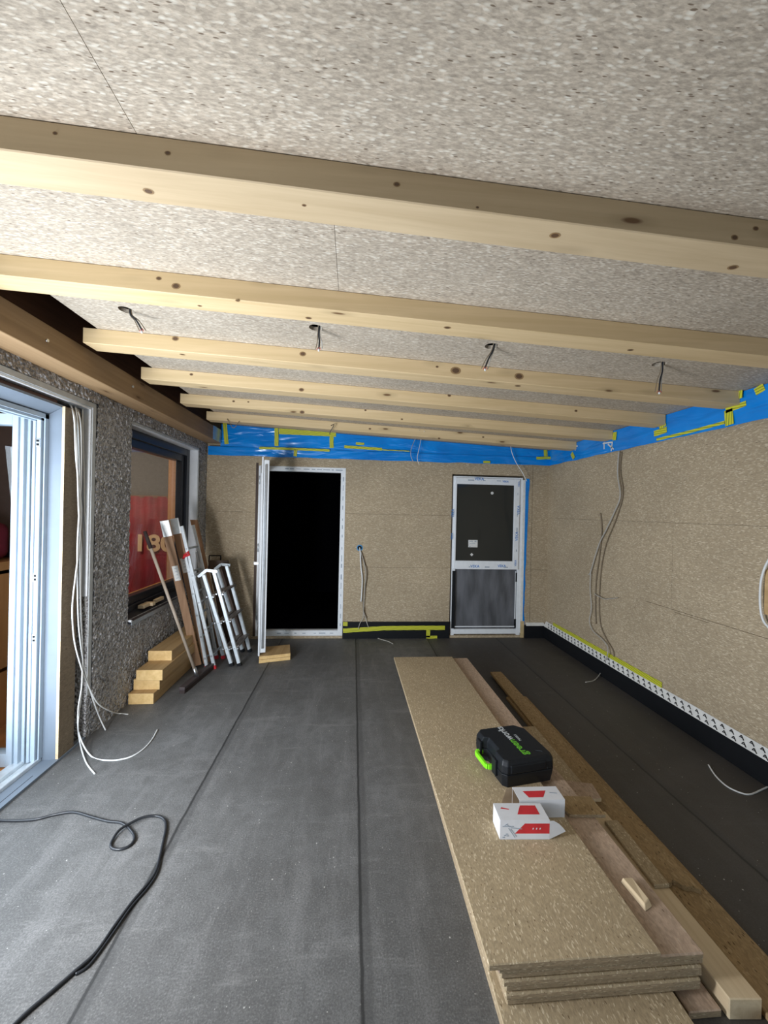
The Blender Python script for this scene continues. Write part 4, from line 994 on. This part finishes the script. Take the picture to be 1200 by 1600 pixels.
# wood chip on the pink board
m = MB()
P = [(1.110, 1.335), (1.152, 1.352), (1.150, 1.450), (1.098, 1.452)]
m.hexa([(x, y, Z2 + .0005) for x, y in P] + [(P[0][0] + .01, P[0][1] + .015, Z2 + .016), (P[1][0] - .006, P[1][1] + .012, Z2 + .02), (P[2][0] - .004, P[2][1], Z2 + .018), (P[3][0] + .006, P[3][1] - .004, Z2 + .021)])
tag(m.build('wood_chip', 'batten', bevel=.002, seg=1), 'small pale wood chip on pinkish board at stack edge', 'wood chip')

# ------------------------------------------------------------------ black tool case
cs = root('tool_case', (.95, 2.1, ZT)); tag(cs, 'black plastic tool case with lime green handle on the chipboard stack', 'tool case')
ang = math.radians(9.5); CX, CY = .815, 1.945
def cf(u, v, z): return Vector((CX + u * math.cos(ang) - v * math.sin(ang), CY + u * math.sin(ang) + v * math.cos(ang) , ZT + z))
def cframe(u, v, z, rot): return cf(u, v, z)
W_, D_, HH = .315, .330, .138
def shell(z0, z1, inset, name, top_in=None):
    # outline (u right, v away); recess on the left side for the handle, chamfered corners
    c_ = .022
    out = [(c_, 0), (W_ - c_, 0), (W_, c_), (W_, D_ - .05), (W_ - .05, D_), (c_, D_), (0, D_ - c_), (0, D_ - .085), (.030, D_ - .10), (.030, .115), (0, .10), (0, c_)]
    m = MB(); cx, cy = W_ / 2, D_ / 2
    def ins(p, k): return (p[0] + (cx - p[0]) * k, p[1] + (cy - p[1]) * k)
    n = len(out)
    rings = [[m.bm.verts.new(cf(*ins(p, k), z)) for p in out] for z, k in ((z0, inset[0]), (z0 + (z1 - z0) * .6, inset[1]), (z1 - .008, inset[2]), (z1, inset[3]))]
    for a_, b_2 in zip(rings, rings[1:]):
        for i in range(n): m.bm.faces.new((a_[i], a_[(i + 1) % n], b_2[(i + 1) % n], b_2[i]))
    m.bm.faces.new(rings[0][::-1]); m.bm.faces.new(rings[-1])
    return m.build(name, 'case', cs, bevel=.004, seg=2)
shell(.0, .070, (.05, .01, .0, .0), 'base_shell')
shell(.073, HH, (.0, .012, .06, .09), 'lid')
m = MB(); m.hexa([cf(u, v, z) for z in (.068, .075) for u, v in ((.012, .012), (W_ - .012, .012), (W_ - .03, D_ - .03), (.04, D_ - .03))]); m.build('seam', 'black', cs)
# raised ribs on front edge
m = MB()
for u0 in (.035,):
    m.hexa([cf(u, v, z) for z in (.074, .118) for u, v in ((u0 + .005, -.004), (W_ - .065, -.004), (W_ - .065, .02), (u0 + .005, .02))])
m.build('front_panel', 'case', cs, bevel=.006, seg=2)
m = MB(); m.bar(cf(W_ - .055, -.001, .076), cf(W_ - .055, .016, .122), .003, .003, (1, 0, 0)); m.bar(cf(W_ - .055, .016, .128), cf(W_ - .055, .05, .139), .003, .003, (1, 0, 0)); m.bar(cf(W_ - .055, .05, .1385), cf(W_ - .085, .062, .1385), .003, .002, (0, 0, 1)); m.build('rib', 'case_line', cs)
for v0 in (.065, .235):
    m = MB(); m.hexa([cf(u, v, z) for z in (.028, .112) for u, v in ((-.012, v0), (.004, v0), (.004, v0 + .042), (-.012, v0 + .042))]); m.build('latch', 'case', cs, bevel=.004, seg=2)
m = MB()
hp = [cf(.03, .105, .05), cf(-.028, .115, .05), cf(-.034, .125, .05), cf(-.034, .235, .05), cf(-.028, .245, .05), cf(.03, .25, .05)]
for a_, b_2 in zip(hp, hp[1:]): m.bar(a_, b_2, .026, .018, (0, 0, 1))
m.build('handle', 'lime', cs, bevel=.004, seg=2)
# lettering: reads away from the camera, letter tops toward the handle
R_ = frame3(cf(0, 1, 0) - cf(0, 0, 0), cf(-1, 0, 0) - cf(0, 0, 0))
zt = HH + .0006
p = cf(.155, .040, zt); text('lettering', 'green', .062, p, R_, 'green_text', cs, bold=.0011, align='LEFT')
p = cf(.155, .181, zt); text('lettering', 'works', .062, p, R_, 'grey_text', cs, bold=.0009, align='LEFT', sx=.86)
p = cf(.205, .190, zt); text('lettering', 'TOOLS', .020, p, R_, 'grey_text', cs, align='CENTER')

# ------------------------------------------------------------------ white cartons
def carton(rootp, x0, y0, w_, d_, h_, rot, open_side, label, flip=False):
    r_ = root('carton', (x0, y0, ZT)); tag(r_, label, 'carton', 'white screw cartons on the stack')
    ca, sa = math.cos(rot), math.sin(rot)
    def T_(u, v, z): return Vector((x0 + u * ca - v * sa, y0 + u * sa + v * ca, ZT + z + .0004))
    t = .0015; m = MB()
    def pan(u0, v0, z0, u1, v1, z1, mi=0):
        P = [T_(u, v, z) for z in (z0, z1) for u, v in ((u0, v0), (u1, v0), (u1, v1), (u0, v1))]; m.hexa(P, mi)
    pan(0, 0, 0, w_, d_, t); pan(0, 0, t, w_, t, h_); pan(0, d_ - t, t, w_, d_, h_); pan(0, t, h_ - t, w_, d_ - t, h_)
    if open_side == 'right': pan(0, t, t, t, d_ - t, h_ - t)
    else: pan(w_ - t, t, t, w_, d_ - t, h_ - t)
    pan(t, t, t, w_ - t, d_ - t, t + .0006, 1); pan(t, t, t, w_ - t, t + .0006, h_ - t, 1); pan(t, d_ - t - .0006, t, w_ - t, d_ - t, h_ - t, 1)
    m.build('body', ['carton_white', 'carton_brown'], r_)
    # flap(s)
    if open_side == 'right':
        m = MB(); pr = [(0, 0), (.0, h_ * .95), (.02, h_ * .93), (.045, h_ * .75), (.065, h_ * .52), (.078, h_ * .32)]
        f0 = [m.bm.verts.new(T_(w_ + q[0], q[0] * .12, q[1])) for q in pr]; f1 = [m.bm.verts.new(T_(w_ + q[0], q[0] * .12 + .0012, q[1])) for q in pr]
        m.bm.faces.new(f0); m.bm.faces.new(f1[::-1])
        for i in range(len(pr)): j = (i + 1) % len(pr); m.bm.faces.new((f0[i], f0[j], f1[j], f1[i]))
        m.build('flap', 'carton_white', r_)
        m = MB(); m.hexa([T_(u, v, z) for z in (0, .0015) for u, v in ((w_, 0.02), (w_ + .06, .02), (w_ + .05, d_), (w_, d_))]); m.build('flap', 'carton_brown', r_)
    else:
        m = MB(); m.hexa([T_(-.062, .004, 0), T_(-.0, .0, 0), T_(0, .0015, 0), T_(-.062, .0055, 0), T_(-.055, .004, h_ * .55), T_(-.035, .003, h_ * .35), T_(-.035, .0045, h_ * .35), T_(-.055, .0055, h_ * .55)]); m.build('flap', 'carton_white', r_)
        m = MB(); m.hexa([T_(u, v, z) for z in (0, .0015) for u, v in ((-.06, .006), (0, .006), (0, d_), (-.05, d_))]); m.hexa([T_(-.055, d_, 0), T_(0, d_ - .001, 0), T_(0, d_, 0), T_(-.055, d_ + .001, 0), T_(-.03, d_ , h_ * .9), T_(0, d_ - .001, h_ * .95), T_(0, d_, h_ * .95), T_(-.03, d_ + .001, h_ * .9)]); m.build('flap', 'carton_brown', r_)
    # red printed field
    def field(pts, on_top, mat='red', nm='red_print'):
        m = MB()
        P = [T_(u, v, h_ + .0004) if on_top else T_(u, -.0004, v) for u, v in pts]
        Q = [T_(u, v, h_ + .0002) if on_top else T_(u, -.0001, v) for u, v in pts]
        a_ = [m.bm.verts.new(x) for x in P]; m.bm.faces.new(a_); b2 = [m.bm.verts.new(x) for x in Q]; m.bm.faces.new(b2[::-1])
        return m.build(nm, mat, r_)
    if not flip:
        field([(w_ * .40, d_ * .32), (w_ * .86, d_ * .32), (w_ * .86, d_ * .86), (w_ * .54, d_ * .86)], True)
        field([(w_ * .30, h_ * .30), (w_ * .998, h_ * .30), (w_ * .998, h_ * .82), (w_ * .50, h_ * .82)], False)
        m = MB()
        for (u, v, a2, L) in ((w_ * .05, .058, .0, .05), (w_ * .09, .062, .5, .016), (w_ * .13, .066, -.6, .02), (w_ * .17, .050, -.95, .05), (w_ * .21, .048, -.9, .045), (w_ * .22, .052, -.1, .05)):
            m.bar(T_(u, -.0008, v), T_(u + L * math.cos(a2), -.0008, v + L * math.sin(a2)), .0006, .003, (0, 1, 0))
        for (u, v) in ((.018, .018), (.030, .016), (.012, .010), (.026, .024)): m.bar(T_(u, -.0008, v), T_(u + .010, -.0008, v), .0006, .004, (0, 1, 0))
        m.build('screw_drawing', 'print_grey', r_)
        m = MB(); m.hexa([T_(u, v, z) for z in (h_ + .0002, h_ + .0008) for u, v in ((w_ * .10, d_ * .66), (w_ * .27, d_ * .60), (w_ * .27, d_ * .64), (w_ * .13, d_ * .74))]); m.build('logo', 'red', r_)
        m = MB()
        for j in range(3): m.bar(T_(w_ * (.66 + .07 * j), -.0009, h_ * .52), T_(w_ * (.675 + .07 * j), -.0009, h_ * .60), .0006, .004, (0, 1, 0))
        m.build('pictogram', 'carton_white', r_)
    else:
        field([(w_ * .24, d_ * .20), (w_ * .56, d_ * .20), (w_ * .70, d_ * .68), (w_ * .18, d_ * .68)], True)
        m = MB(); m.bar(T_(w_ * .76, d_ * .52, h_ + .0006), T_(w_ * .92, d_ * .46, h_ + .0006), .004, .0008, (0, 1, 0)); m.build('logo', 'print_grey', r_)
carton(None, .678, 1.648, .222, .098, .086, math.radians(-3), 'right', 'white carton with red print, nearer the camera, curved flap open right')
carton(None, .815, 1.757, .222, .088, .085, math.radians(-1), 'left', 'white carton with red print, against the black case, open at left', True)
